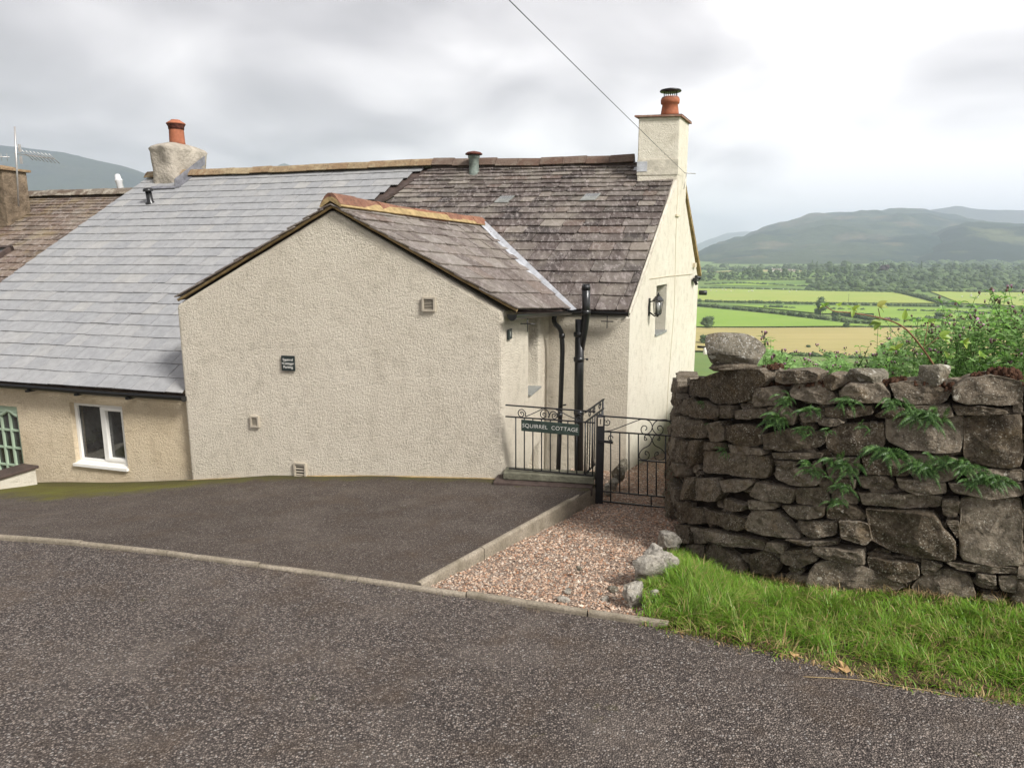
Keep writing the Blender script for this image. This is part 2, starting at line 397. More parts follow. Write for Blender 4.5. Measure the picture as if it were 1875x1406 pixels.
# ================================================================== GROUND SURFACES
def lerp(a, b, t): return a+(b-a)*t
def polyat(pts, x):                               # y,z along a polyline sorted by x
    for a, b in zip(pts, pts[1:]):
        if x <= b[0] or b is pts[-1]:
            t = (x-a[0])/(b[0]-a[0]); return a.lerp(b, t)
kerb_pts = [on_road(u, v) for u, v in ((-700, 935), (0, 987), (190, 1001), (380, 1024), (765, 1077), (1000, 1115), (1225, 1148))]
KA, KB = kerb_pts[1], kerb_pts[-1]
kerb_dir = (KB-KA).normalized()
# ---- road: one inclined sheet from behind the camera to the kerb and verge
verge_edge = [on_road(u, v) for u, v in ((1225, 1150), (1320, 1172), (1400, 1190), (1525, 1221), (1634, 1250), (1764, 1268), (1875, 1287))]
e = verge_edge[-1]; verge_edge += [e+Vector((1.5, -.55, 0)), e+Vector((6, -1.6, 0)), e+Vector((18, -4, 0))]
for p in verge_edge: p.z = -.06*p.y
edge = [Vector((-25, kerb_pts[0].y+ (25+kerb_pts[0].x)*.25, 0))]+kerb_pts+verge_edge[1:]
def road():
    mb = MB(); vs = []; nx = 0; rows = 14
    for p in edge:
        for j in range(rows+1):
            t = j/rows; y = lerp(-9, p.y+.02, t)
            vs.append(Vector((p.x, y, -.06*y)))
    for i in range(len(edge)-1):
        for j in range(rows):
            a = i*(rows+1)+j; mb.f.append((a, a+rows+1, a+rows+2, a+1)); mb.m.append(0); mb.sm.append(True)
    mb.v = [tuple(p) for p in vs]
    o = mb.build('road', M['road']); struct(o)
    at = o.data.attributes.new('moss', 'FLOAT', 'POINT'); at.data.foreach_set('value', [0.0]*len(vs))
road()
# ---- cottage key points
A_eave = P(1150, 568, 10.3); A_eave.z = P(1150, 570, 10.3).z
RJ = P(795, 303, 14.8); RB = P(1245, 295, 13.4); RL = P(272, 325, 16.9)
nrm = Vector((.289, .958, 0)); rdir = Vector((-.958, .289, 0))
EZ = P(332, 722, 9.35); EZL = P(0, 697, 10.37)                   # low eave of the grey roof
Lw = P(345, 880, 9.50); EL0 = P(345, 880, 9.36); ER0 = P(921, 877, 8.3)   # wall feet
ldir2 = (EZ-EZL).normalized(); ldir2.z = 0; ldir2.normalize()
# ---- parking bay: ruled between the kerb and the wall foot
back = [Vector((-16, 13.2, -1.9)), P(-60, 893, 10.9), P(70, 884, 10.35), P(200, 884, 9.95), P(345, 881, 9.37), P(500, 872, 9.07), P(700, 872, 8.72), P(921, 878, 8.28), P(1092, 889, 8.0)]
pfront = kerb_pts[:6]
def parking_z(t, f, b): return f.lerp(b, t)
def parking():
    NU, NV = 70, 40; vs = []; mo = []; dk = []
    fr = [Vector((-16, pfront[0].y+2, -.5))]+[p.copy() for p in pfront[1:5]]
    def along(pts, t):
        ls = [0]
        for a, b in zip(pts, pts[1:]): ls.append(ls[-1]+(b-a).length)
        d = t*ls[-1]
        for i in range(len(pts)-1):
            if d <= ls[i+1]+1e-9: return pts[i].lerp(pts[i+1], (d-ls[i])/(ls[i+1]-ls[i]))
        return pts[-1].copy()
    for i in range(NU+1):
        f = along(fr, i/NU); b = along(back, i/NU)
        for j in range(NV+1):
            t = j/NV; p = f.lerp(b, t)
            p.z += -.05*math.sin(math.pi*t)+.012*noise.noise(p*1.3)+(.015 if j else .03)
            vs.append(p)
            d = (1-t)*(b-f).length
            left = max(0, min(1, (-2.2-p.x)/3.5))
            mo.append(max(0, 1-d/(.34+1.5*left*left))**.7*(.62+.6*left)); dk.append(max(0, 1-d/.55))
    mb = MB(); mb.v = [tuple(p) for p in vs]
    for i in range(NU):
        for j in range(NV):
            a = i*(NV+1)+j; mb.f.append((a, a+NV+1, a+NV+2, a+1)); mb.m.append(0); mb.sm.append(True)
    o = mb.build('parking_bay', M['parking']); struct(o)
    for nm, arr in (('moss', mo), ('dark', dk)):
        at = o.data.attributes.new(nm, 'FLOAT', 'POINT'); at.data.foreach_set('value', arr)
parking()
# ---- gravel path
def gravel_z(x, y):
    pts = ((4.2, -.30), (5, -.34), (8.15, -.75), (10.3, -1.07), (13, -1.5), (18, -2.5), (30, -4.5))
    for (a, za), (b, zb) in zip(pts, pts[1:]):
        if y <= b: break
    return lerp(za, zb, (y-a)/(b-a))+.02*noise.noise(Vector((x*1.2, y*1.2, 0)))+.012*noise.noise(Vector((x*4, y*4, 3)))
DIV0 = on_road(765, 1072); DIV1 = P(1088, 893, 8.02)             # divider between tarmac and gravel
VL0 = on_road(1178, 1138); VL1 = P(1236, 1010, 6.55)
def right_lim(y): return lerp(VL0.x, VL1.x, (y-VL0.y)/(VL1.y-VL0.y)) if y < VL1.y else 2.3+(y-4)*.12
def inside_gravel(x, y):
    if x > right_lim(y): return False
    f = polyat(sorted(kerb_pts, key=lambda p: p.x), x).y+.03
    if y < f: return False
    if y < DIV1.y:
        return x > lerp(DIV0.x, DIV1.x, (y-DIV0.y)/(DIV1.y-DIV0.y))
    return x > .9
def gravel():
    mb = MB(); nx, ny = 60, 90; vs = []
    for j in range(ny+1):
        y = 4.25+(16-4.25)*(j/ny)
        xl = lerp(DIV0.x, DIV1.x, (y-DIV0.y)/(DIV1.y-DIV0.y)) if y < DIV1.y else .9
        xl = max(-1.0, xl); xr = right_lim(y)+.04
        for i in range(nx+1):
            x = lerp(xl, xr, i/nx); kf = polyat(sorted(kerb_pts, key=lambda p: p.x), x).y+.01
            yy = max(y, kf); vs.append((x, yy, gravel_z(x, yy)))
    for j in range(ny):
        for i in range(nx):
            a = j*(nx+1)+i; mb.f.append((a, a+1, a+nx+2, a+nx+1)); mb.m.append(0); mb.sm.append(True)
    mb.v = vs; struct(mb.build('gravel_bed', M['gravel_bed']))
    pb = MB(); n = 0
    ico = [Vector(v).normalized() for v in ((1,0,0),(-1,0,0),(0,1,0),(0,-1,0),(0,0,1),(0,0,-1))]
    fi = [(0,2,4),(2,1,4),(1,3,4),(3,0,4),(2,0,5),(1,2,5),(3,1,5),(0,3,5)]
    rnd = random.Random(3)
    while n < 26000:
        y = 4.3+(11.5-4.3)*rnd.random()**1.25; x = rnd.uniform(-.8, 2.6)
        if not inside_gravel(x, y): continue
        n += 1; s = rnd.uniform(.006, .0125)*(1+.6*(rnd.random() < .06)); a = rnd.uniform(0, 6.3); ca, sa = math.cos(a), math.sin(a)
        l, wd, h = s*rnd.uniform(.9, 1.6), s*rnd.uniform(.7, 1.1), s*rnd.uniform(.5, .8)
        tx = rnd.uniform(-.5, .5); z = gravel_z(x, y)+s*.35; vs = []
        for v in ico:
            q = Vector((v.x*l, v.y*wd, v.z*h+v.x*l*tx)); vs.append((x+q.x*ca-q.y*sa, y+q.x*sa+q.y*ca, z+q.z))
        pb.add(vs, fi)
    tag(pb.build('gravel', M['gravel']), 'loose pinkish pea gravel on the path to the gate', 'gravel', kind='stuff')
gravel()
# ---- kerbs: rounded concrete edgings, joints left open
def edging(name, path, wd, up, down, seg_len=.91, gap=.006, label=None):
    mb = MB(); ls = [0]
    for a, b in zip(path, path[1:]): ls.append(ls[-1]+(b-a).length)
    def at(d):
        for i in range(len(path)-1):
            if d <= ls[i+1] or i == len(path)-2: return path[i].lerp(path[i+1], (d-ls[i])/(ls[i+1]-ls[i]))
    d = 0; k = 0; rnd = random.Random(5)
    while d < ls[-1]-.05:
        e_ = min(d+seg_len, ls[-1]); a = at(d+gap); b = at(e_-gap); t = (b-a).normalized(); s = t.cross(Z).normalized()
        jz = rnd.uniform(-.009, .009); js = rnd.uniform(-.007, .007)
        u0 = up(d/ls[-1]) if callable(up) else up; u1 = up(e_/ls[-1]) if callable(up) else up
        N_ = 6; rings = []
        for q in range(N_+1):
            f = q/N_; c = a.lerp(b, f)+s*js; uu = lerp(u0, u1, f)+jz+.003*noise.noise(c*6)
            r = wd/2; ring = [c-s*r-Z*down, c-s*r+Z*(uu-r*.7)]
            for m_ in range(1, 6):
                th = math.pi*m_/6; ring.append(c-s*r*math.cos(th)+Z*(uu-r*.7+r*.7*math.sin(th)))
            ring += [c+s*r+Z*(uu-r*.7), c+s*r-Z*down]; rings.append(ring)
        n = len(rings[0]); vs = [p for r_ in rings for p in r_]; fs = []
        for i in range(N_):
            for j in range(n-1): fs.append((i*n+j, i*n+j+1, (i+1)*n+j+1, (i+1)*n+j))
        fs += [tuple(range(n)), tuple(range(N_*n+n-1, N_*n-1, -1))]
        mb.add(vs, fs, 0); d = e_; k += 1
    o = mb.build(name, M['concrete']); struct(o); return o
edging('road_kerb', kerb_pts, .052, .036, .12, gap=.006)
edging('divider_kerb', [DIV0+Z*.0, DIV1], .06, .03, .28, .91, gap=.003)

# ================================================================== SLATE ROOFS
def slates(mb, eL, eR, rL, rR, heights, wmin, wmax, thick=.012, keep=None, rnd=None, jit=.008, lift=0.0, tilt=.006, rag=.0):
    """courses of overlapping slates from eave (eL,eR) to ridge (rL,rR)"""
    rnd = rnd or random.Random(1); tot = sum(heights); acc = 0
    n = (eR-eL).cross(rL-eL).normalized()
    if n.z < 0: n = -n
    for ci, h in enumerate(heights):
        t0 = acc/tot; t1 = (acc+h)/tot; acc += h
        a0, b0 = eL.lerp(rL, t0), eR.lerp(rR, t0)
        tt = min(1.0, t1+(t1-t0)*.35)
        a1, b1 = eL.lerp(rL, tt), eR.lerp(rR, tt)
        W = (b0-a0).length; s = -rnd.uniform(0, wmax)*.9 if False else 0.0; first = True
        ww = lerp(wmax, wmin, t0) if rag else 1
        while s < W-.01:
            base = (wmin+wmax)/2 if abs(wmax-wmin) < .02 else rnd.uniform(wmin, wmax)
            if rag: base *= (.55+h/max(heights)*.6)
            wd = base*(.5 if (first and ci % 2) else 1); first = False
            e_ = min(s+wd, W)
            if W-e_ < wmin*.3: e_ = W
            f0, f1 = (s+.0045)/W, (e_-.0045)/W
            p = [a0.lerp(b0, f0), a0.lerp(b0, f1), a1.lerp(b1, f1), a1.lerp(b1, f0)]
            dn = (a0-a1).normalized()
            j0 = rnd.uniform(-jit, jit); j1 = j0+rnd.uniform(-jit, jit)*.6
            p[0] = p[0]+dn*j0; p[1] = p[1]+dn*j1
            c = (p[0]+p[1]+p[2]+p[3])/4
            if keep is None or keep(c):
                up0 = thick*1.35+rnd.uniform(0, tilt); up1 = thick*1.35+rnd.uniform(0, tilt); lo = .001
                sag = .015*noise.noise(c*.5)+.006*noise.noise(c*1.7)+lift
                q = [p[0]+n*(up0+sag), p[1]+n*(up1+sag), p[2]+n*(lo+sag), p[3]+n*(lo+sag)]
                mids = []
                if rag and h > .1:                # chipped lower corners
                    cc = rnd.uniform(.0, .035); c2 = rnd.uniform(0, .035); du = (p[1]-p[0]).normalized()
                    low = [q[0]-dn*cc, q[0]+du*cc*rnd.uniform(.5, 1.5), q[1]-du*c2*rnd.uniform(.5, 1.5), q[1]-dn*c2, q[2], q[3]]
                else: low = q
                m_ = len(low); vs = low+[v-n*thick for v in low]
                fs = [tuple(range(m_)), tuple(range(2*m_-1, m_-1, -1))]+[((i+1) % m_, i, i+m_, (i+1) % m_+m_) for i in range(m_)]
                mb.add(vs, fs)
            s = e_
    return mb
def decking(mb, eL, eR, rR, rL, n=None, th=.05):
    nn = (eR-eL).cross(rL-eL).normalized()
    if nn.z < 0: nn = -nn
    K = 8; vs = []
    for i in range(K+1):
        for j in range(K+1): vs.append(eL.lerp(eR, i/K).lerp(rL.lerp(rR, i/K), j/K)-nn*.035)
    return mb.add(vs+[v-nn*th for v in vs], [(i*(K+1)+j, (i+1)*(K+1)+j, (i+1)*(K+1)+j+1, i*(K+1)+j+1) for i in range(K) for j in range(K)]+[((K+1)**2+i*(K+1)+j+1, (K+1)**2+(i+1)*(K+1)+j+1, (K+1)**2+(i+1)*(K+1)+j, (K+1)**2+i*(K+1)+j) for i in range(K) for j in range(K)])

# ---- extension geometry (gable facing the parking bay)
XR = P(921, 740, 8.3); XL = P(338, 740, 9.36)                       # wall corners in plan
xdir = (XR-XL); xdir.z = 0; xdir.normalize(); xin = Vector((-xdir.y, xdir.x, 0))
XRB = P(1004, 700, 10.72); XRB.z = 0                                  # inner end of its right side
vLf = P(320, 546, 9.30); vRf = P(945, 565, 8.22); vTf = P(604, 372, 8.72)
vTb = P(880, 410, 12.9); vRb = P(1046, 566, 10.55)
side = (XRB-Vector((XR.x, XR.y, 0))).normalized()
vLb = vLf+side*4.6
# ---- left, grey roofed cottage
cut_o = Vector((XL.x, XL.y, 0))
def in_ext(p):                                    # right of the extension's left wall and below its roof
    q = Vector((p.x, p.y, 0))-cut_o; a = q.dot(xdir); b = q.dot(xin)
    return a > .02 and b > -.5 and b < 3.3
Jb = Vector((RJ.x, RJ.y, 0)); Eb = Vector((-4.22, 12.07, 0))
def right_of_join(p):
    d = Jb-Eb; q = Vector((p.x, p.y, 0))-Eb
    return d.x*q.y-d.y*q.x < 0 and q.dot(nrm) > -.3    # right side of the join line
row_ext = 40
gEL = EZL+(EZL-EZ)*1.15; gER = EZ+(EZ-EZL).normalized()*4.3
gRL = RL.copy(); gRR = RL+(RJ-RL)*1.0
# verge runs square to the ridge
run = 6.07; gz = EZ.z
gEL = Vector((RL.x-nrm.x*run, RL.y-nrm.y*run, gz)); t_ = (RJ-RL).length
gER = gEL-rdir*(t_+1.0); gRR = RL-rdir*(t_+1.0); gRR.z = RJ.z+.02
cot2 = thing('cottage', (gEL.x+3, gEL.y, -1.9), 'long cream cottage with low grey slate roof and a rendered chimney', 'cottage')
mb = MB(); slates(mb, gEL, gER, RL, gRR, [.30]*24, .285, .305, .013, keep=lambda c: not in_ext(c) and not right_of_join(c+Vector((.12, 0, 0))), rnd=random.Random(2), jit=.006, tilt=.004)
roof2 = mb.build('roof', M['slate_grey'], cot2)
mb = MB(); 
hole = [gEL, Vector((XL.x-.03, XL.y+.1, 0))]
# roof deck, cut off at the extension's left wall
dk = [gEL, gEL-rdir*((XL-gEL).dot(-rdir)-.02)]; dk[1].z = gEL.z
JE = Vector((Eb.x, Eb.y, 0)); up_t = (JE-Vector((gEL.x, gEL.y, 0))).dot(nrm)/run; JE.z = lerp(gEL.z, RL.z, up_t)
top1 = dk[1]+nrm*4; top1.z = lerp(gEL.z, RL.z, 4/run)
pn = (dk[1]-dk[0]).cross(RL-dk[0]).normalized(); pn = pn if pn.z > 0 else -pn
mb.prism([p-pn*.045 for p in (dk[0]+nrm*.05, dk[1]+nrm*.05, top1, JE, RJ, RL)], -pn*.06)
mb.build('roof_deck', M['dark_cap'], roof2)
# ridge tiles
def ridge(mb, a, b, n, wd=.16, h=.075, rnd=None, drop=.06, gap=.008, cap=.02):
    rnd = rnd or random.Random(4); t = (b-a)/n; tn = t.normalized(); s = tn.cross(Z).normalized()
    for i in range(n):
        p0 = a+t*i+tn*gap/2; p1 = a+t*(i+1)-tn*gap/2; j = rnd.uniform(-.008, .008); j2 = j+rnd.uniform(-.01, .01)
        k = 1+rnd.uniform(-.04, .04)
        prof = [(-wd, -drop), (-wd*.55, h*.45), (-.03, h), (.03, h), (wd*.55, h*.45), (wd, -drop), (wd-.02, -drop-.012), (0, h-.045), (-wd+.02, -drop-.012)]
        vs = [p0+s*x*k+Z*(z+j) for x, z in prof]+[p1+s*x*k*.97+Z*(z+j2) for x, z in prof]; m = len(prof)
        fs = [tuple(range(m)), tuple(range(2*m-1, m-1, -1))]+[((q+1) % m, q, q+m, (q+1) % m+m) for q in range(m)]
        mb.add(vs, fs)
    return mb
mb = ridge(MB(), RL+Vector((0, 0, .05)), RJ+Vector((0, 0, .05)), 15, rnd=random.Random(8)); mb.build('ridge_tiles', M['ridge_yellow'], roof2)
# walls of the long cottage
wallY0 = dk[1]+nrm*.30
Wn = -nrm
w0 = Vector((XL.x-.0, XL.y, 0)); 
LWo = P(342, 800, 9.50)                           # wall plane of the long cottage
LWl = LWo+rdir*9
def lwp(u, v, off=0): return on_plane(u, v, LWo+Wn*off, nrm)
mb = MB(); a = LWo+(-rdir)*.3; a.z = -2.4; b = LWl.copy(); b.z = -2.4; hh = gz+.03+2.4
gab = [b, b+nrm*11.6, b+nrm*11.6+Z*hh, RL+rdir*0, b+Z*hh]
mb.box(b, -rdir*9.3, nrm*5.7, Z*hh)
wall2 = mb.build('wall', M['render3'], cot2)
# window and door openings
wq = [lwp(124, 733), lwp(220, 751), lwp(231, 853), lwp(136, 853)]
wx0 = (lwp(133, 790)-LWo).dot(rdir); wx1 = (lwp(229, 800)-LWo).dot(rdir); wz0 = lwp(180, 856).z; wz1 = lwp(172, 740).z
cw = MB(); cw.box(LWo+rdir*wx1+Wn*.1+Z*(wz0-LWo.z), rdir*(wx0-wx1), -Wn*.24, Z*(wz1-wz0))
dx0 = (lwp(38, 800)-LWo).dot(rdir); dz1 = lwp(20, 744).z; dz0 = dz1-1.85
cd = MB(); cd.box(LWo+rdir*dx0+Wn*.1+Z*(dz0-LWo.z), rdir*.84, -Wn*.22, Z*(dz1-dz0))
tmp = cut(wall2, [cw, cd]); bake(wall2, tmp)
mb = MB(); gtri = [Vector((RL.x, RL.y, RL.z-.12)), Vector((b.x, b.y, gz+.1))]
# upper mass under the roof (gable end and rear), built below the deck
c0 = gEL+nrm*.45; c0.z = -2.3; c1 = Vector((RL.x, RL.y, 0)); 
e1 = RL+nrm*5; 
mb.prism([Vector((gEL.x, gEL.y, -2.3))+nrm*.5+-rdir*.15, Vector((gEL.x, gEL.y, gz+.12))+nrm*.5-rdir*.15, Vector((RL.x, RL.y, RL.z-.16))-rdir*.15, Vector((e1.x, e1.y, gz+.6))-rdir*.15, Vector((e1.x, e1.y, -2.3))-rdir*.15], -rdir*.5)
mb.build('gable_wall', M['render3'], cot2)
mb = MB(); slates(mb, RL+nrm*5+Z*(-2.9), RJ+nrm*5+Z*(-2.9), RL, RJ, [.30]*18, .29, .31, .007, rnd=random.Random(22), jit=.003, tilt=.002); mb.build('rear_slope', M['slate_grey'], roof2)
# window
def casement(parent, o, u, nn, W, H):             # o lower corner, u along, nn outward
    g = MB(); f = .055; d = .06
    for (x0, x1, z0, z1) in ((0, W, 0, f), (0, W, H-f, H), (0, f, f, H-f), (W-f, W, f, H-f)):
        g.box(o+u*x0+Z*z0, u*(x1-x0), nn*d, Z*(z1-z0))
    g.box(o+u*(W*.46-.03)+Z*f, u*.06, nn*(d+.012), Z*(H-2*f))
    x0, x1 = f, W*.46-.03; f2 = .045               # opening sash on one side
    for (a0, a1, z0, z1) in ((x0, x1, f, f+f2), (x0, x1, H-f-f2, H-f), (x0, x0+f2*.8, f+f2, H-f-f2), (x1-f2*.8, x1, f+f2, H-f-f2)):
        g.box(o+u*a0+Z*z0-nn*.0, u*(a1-a0), nn*(d+.018), Z*(z1-z0))
    fr = g.build('window', M['upvc'], parent); bevel(fr, .006, 2)
    p = MB(); p.box(o+u*(f-.005)+Z*(f-.005)+nn*.018, u*(W-2*f+.01), nn*.008, Z*(H-2*f+.01)); p.build('pane', M['glass_dark'], fr)
    return fr
win = casement(cot2, LWo+rdir*(wx1-.0)+Z*(wz0+.045-LWo.z)-Wn*.13, rdir, Wn, wx0-wx1, wz1-wz0-.045)
# mirrored: opening sash is on the right in the photo, handled by u direction below
mb = MB(); mb.box(LWo+rdir*(wx1-.01)+Z*(wz0-LWo.z)-Wn*.13, rdir*(wx0-wx1+.03), Wn*.17, Z*.04); mb.box(LWo+rdir*(wx1)+Z*(wz0+.04-LWo.z)-Wn*.12, rdir*(wx0-wx1), Wn*.10, Z*.02); mb.build('sill', M['upvc'], win)
# green glazed door
mb = MB(); o = LWo+rdir*dx0+Z*(dz0-LWo.z)-Wn*.10; Wd = .84; Hd = dz1-dz0
mb.box(o, rdir*.07, Wn*.06, Z*Hd); mb.box(o+rdir*(Wd-.07), rdir*.07, Wn*.06, Z*Hd); mb.box(o+rdir*.07+Z*(Hd-.11), rdir*(Wd-.14), Wn*.06, Z*.11); mb.box(o+rdir*.07, rdir*(Wd-.14), Wn*.055, Z*.62)
for k in range(1, 4): mb.box(o+rdir*(.07+k*.175-.014)+Z*.62, rdir*.028, Wn*.05, Z*(Hd-.73))
for k in range(1, 4): mb.box(o+rdir*.07+Z*(.62+k*(Hd-.73)/4-.014), rdir*(Wd-.14), Wn*.046, Z*.028)
mb.tube([o+rdir*.07+Z*(Hd-.12)+rdir*x+Wn*.04+Z*(-.035*math.cos(x*18)) for x in [i*.7/24 for i in range(25)]], .03, 6)
door = mb.build('door', M['green_paint'], cot2)
mb = MB(); mb.box(o+rdir*.06+Z*.6-Wn*-.01, rdir*(Wd-.12), Wn*.01, Z*(Hd-.7)); mb.build('pane', M['glass_dark'], door)
mb = MB(); h0 = o+rdir*.30+Z*(.58)+Wn*.06; mb.tube([h0, h0+Wn*.05, h0+Wn*.05-rdir*.09], .009, 6); mb.box(h0-Z*.1-rdir*.02, rdir*.04, Wn*.008, Z*.2); mb.build('handle', M['black_metal'], door)
# gutter along the low eave
def gutter(mb, a, b, r=.055, endcaps=True):
    t = (b-a).normalized(); s = t.cross(Z).normalized(); n = max(2, int((b-a).length/.5)); k = 8; vs = []
    for i in range(n+1):
        c = a.lerp(b, i/n)+Z*.006*math.sin(i*1.3)
        for rr in (r, r-.006):
            for j in range(k+1):
                th = math.pi*j/k; vs.append(c+s*rr*math.cos(th)-Z*rr*math.sin(th))
    m = 2*(k+1); fs = []
    for i in range(n):
        for j in range(k):
            fs.append((i*m+j, i*m+j+1, (i+1)*m+j+1, (i+1)*m+j)); q = k+1
            fs.append((i*m+q+j, (i+1)*m+q+j, (i+1)*m+q+j+1, i*m+q+j+1))
        fs.append((i*m, (i+1)*m, (i+1)*m+k+1, i*m+k+1)); fs.append((i*m+k, i*m+2*k+1, (i+1)*m+2*k+1, (i+1)*m+k))
    mb.add(vs, fs, 0)
    if endcaps:
        for c, d in ((a, -t), (b, t)):
            ring = [c+s*(r+.006)*math.cos(math.pi*j/k)-Z*(r+.006)*math.sin(math.pi*j/k) for j in range(k+1)]
            ring += [ring[-1]+Z*.012, ring[0]+Z*.012]
            mb.prism(ring, d*.012)
    return mb
ga = Vector((gEL.x, gEL.y, gz-.035))-nrm*.045+rdir*.0; gb = ga-rdir*((XL-ga).dot(-rdir)+.02)
gut_ = gutter(MB(), ga, gb).build('gutter', M['black'], cot2)
for k in range(1, 14):
    mb = MB(); c = gb+rdir*(.9*k); mb.box(c-Z*.075-nrm*.06-rdir*.025, rdir*.05, nrm*.18, Z*.03); mb.tube([c-Z*.06+nrm*.05, c-Z*.075+nrm*.15], .012, 5); mb.build('gutter_bracket', M['black'], gut_)
# vent pipe on the grey slope
def on_slope(u, v, o_, n_): return on_plane(u, v, o_, n_)
vp = on_plane(276, 373, gEL, pn); ax = (Z*.8+pn*.35).normalized()
mb = MB(); mb.lathe(vp-ax*.05, [(.11, 0), (.10, .07), (.065, .10), (.062, .30)], 16, axis=ax); mb.lathe(vp+ax*.25, [(.10, 0), (.105, .02), (.09, .06), (.04, .075)], 16, axis=ax)
mb.build('vent_pipe', M['black'], roof2)
# lumpy rendered chimney
def lumpy(name, c, u, v, lx, ly, z0, z1, mat, parent, seed=0, amp=.03, flare=.1):
    g = MB(); rows = 26; per = 40; vs = []
    for i in range(rows+1):
        t = i/rows; z = lerp(z0, z1, t)
        k = 1+flare*(max(0, (t-.55)/.45)**1.3 if t < .86 else (1-max(0, (t-.86)/.14))**.9)
        if t > .86: k = (1+flare)*math.sqrt(max(0.0, 1-((t-.86)/.14)**2*.92))
        for j in range(per):
            th = 2*math.pi*j/per+math.pi/4; cx_, sy_ = math.cos(th), math.sin(th)
            p_ = 9 if t < .6 else lerp(9, 3.4, (t-.6)/.4)
            q = (abs(cx_)**p_+abs(sy_)**p_)**(-1/p_)
            p = c+u*(cx_*q*lx/2*k)+v*(sy_*q*ly/2*k); p.z = z
            p += (p-Vector((c.x, c.y, z))).normalized()*amp*noise.noise(p*3+Vector((seed, 0, 0)))
            p.z += amp*noise.noise(p*2.2+Vector((0, seed, 0)))*(t > .3)
            vs.append(p)
    fs = []
    for i in range(rows):
        for j in range(per):
            j2 = (j+1) % per; fs.append((i*per+j, i*per+j2, (i+1)*per+j2, (i+1)*per+j))
    fs.append(tuple(rows*per+j for j in range(per)))
    g.add(vs, fs, 0, True); return g.build(name, mat, parent)
ccn = P(318, 338, 16.35)                          # near corner
cc = ccn+rdir*.24+nrm*.50; cc.z = 0
chz0 = P(318, 345, 16.4).z-.35; chz1 = P(318, 262, 16.8).z
ch2 = lumpy('chimney', cc, -rdir, nrm, .62, 1.10, chz0, chz1, M['cement'], cot2, 3, .05, .19)
pc = P(314, 250, 16.8); pc = Vector((cc.x+.02, cc.y-.05, chz1-.06))
mb = MB(); mb.lathe(pc-Z*.03, [(.18, 0), (.165, .12), (.155, .42), (.16, .44)], 20); pc = pc-Z*.03; pot = mb.build('chimney_pot', M['terracotta'], ch2)
mb = MB(); mb.lathe(pc+Z*.44, [(.165, -.06), (.17, 0), (.19, .04), (.20, .05), (.195, .07)], 20, 1); mb.lathe(pc+Z*.51, [(.205, -.012), (.20, .01), (.12, .06), (.10, .07), (.10, .08)], 20, 0); mb.build('pot_cowl', [M['terracotta'], M['terra_sooty']], ch2)
mb = MB()                                          # lead apron and side flashing
fl0 = on_plane(318, 344, gEL+pn*.02, pn); sd_ = -rdir; fa = on_plane(345, 318, gEL+pn*.12, pn)
mb.box(fl0+sd_*.03, sd_*.02, nrm*1.0+Z*.60, Z*.18+Vector((0, 0, 0))); mb.box(fl0+sd_*.03, sd_*.12, nrm*.8+Z*.48, pn*.015)
mb.box(fl0+rdir*.60-nrm*.07-Z*.03, -rdir*.68, nrm*.10+Z*.06, pn*.02); mb.build('flashing', M['lead_dark'], ch2)
# white flue pipe beyond the verge
fpz = P(226, 352, 17.5)
mb = MB(); ax = (P(214, 316, 17.6)-P(224, 356, 17.4)).normalized(); mb.lathe(P(225, 362, 17.4), [(.075, 0), (.072, .42), (.085, .425), (.085, .47), (.07, .48), (.06, .60)], 14, axis=ax)
flue = mb.build('flue_pipe', M['white_pipe']); tag(flue, 'pale round flue pipe leaning beside the grey slate verge', 'flue pipe')

# ================================================================== FAR BROWN-ROOFED COTTAGE (left edge)
n3 = Vector((RL.x, RL.y, 0)); r0 = RL+Z*-.36+rdir*-.12; r1 = r0+rdir*9
r1.z = r0.z+.02
e0 = r0-nrm*6.2; e0.z = r0.z-3.55; e1_ = e0+rdir*9
cot3 = thing('cottage', (e1_.x, e1_.y, -2), 'neighbouring cottage at the left edge with brown mossy slate roof', 'cottage')
hs = [.26-.006*i for i in range(30)]
mb = MB(); slates(mb, e1_, e0, r1, r0, hs, .18, .42, .014, rnd=random.Random(9), jit=.012, tilt=.012, rag=.02)
roof3 = mb.build('roof', M['slate_far'], cot3)
mb = ridge(MB(), r0+Z*.06, r1+Z*.06, 20, .2, .08, random.Random(11)); mb.build('ridge_tiles', ridge_mat('far_ridge', (.12, .085, .06), (.22, .19, .15), .6, (.46, .42, .34)), roof3)
mb = MB(); decking(mb, e1_, e0, r0, r1); mb.box(Vector((e1_.x, e1_.y, -2.4))+nrm*.3, -rdir*8.8, nrm*11, Z*(e0.z+2.4-.02)); mb.build('wall', M['render3'], cot3)
n3_ = (e0-e1_).cross(r0-e0).normalized(); n3_ = n3_ if n3_.z > 0 else -n3_
mb = MB(); q0 = on_plane(-8, 472, e0, n3_); q1 = on_plane(28, 458, e0, n3_); sd3 = (r0-e0).normalized()
mb.box(q1+n3_*.02, rdir*1.0, -sd3*.05*1.4, n3_*.09); mb.box(q1+n3_*.02-sd3*.7, rdir*1.0, -sd3*.07, n3_*.09); mb.box(q1+n3_*.02, rdir*.07, -sd3*.75, n3_*.09); mb.box(q1+n3_*.02+rdir*.95, rdir*.07, -sd3*.75, n3_*.09)
sk = mb.build('skylight', M['dark_cap'], roof3)
mb.__init__(); mb.box(q1+n3_*.05+rdir*.06, rdir*.9, -sd3*.68, n3_*.02); mb.build('skylight_pane', M['glass_dark'], roof3)
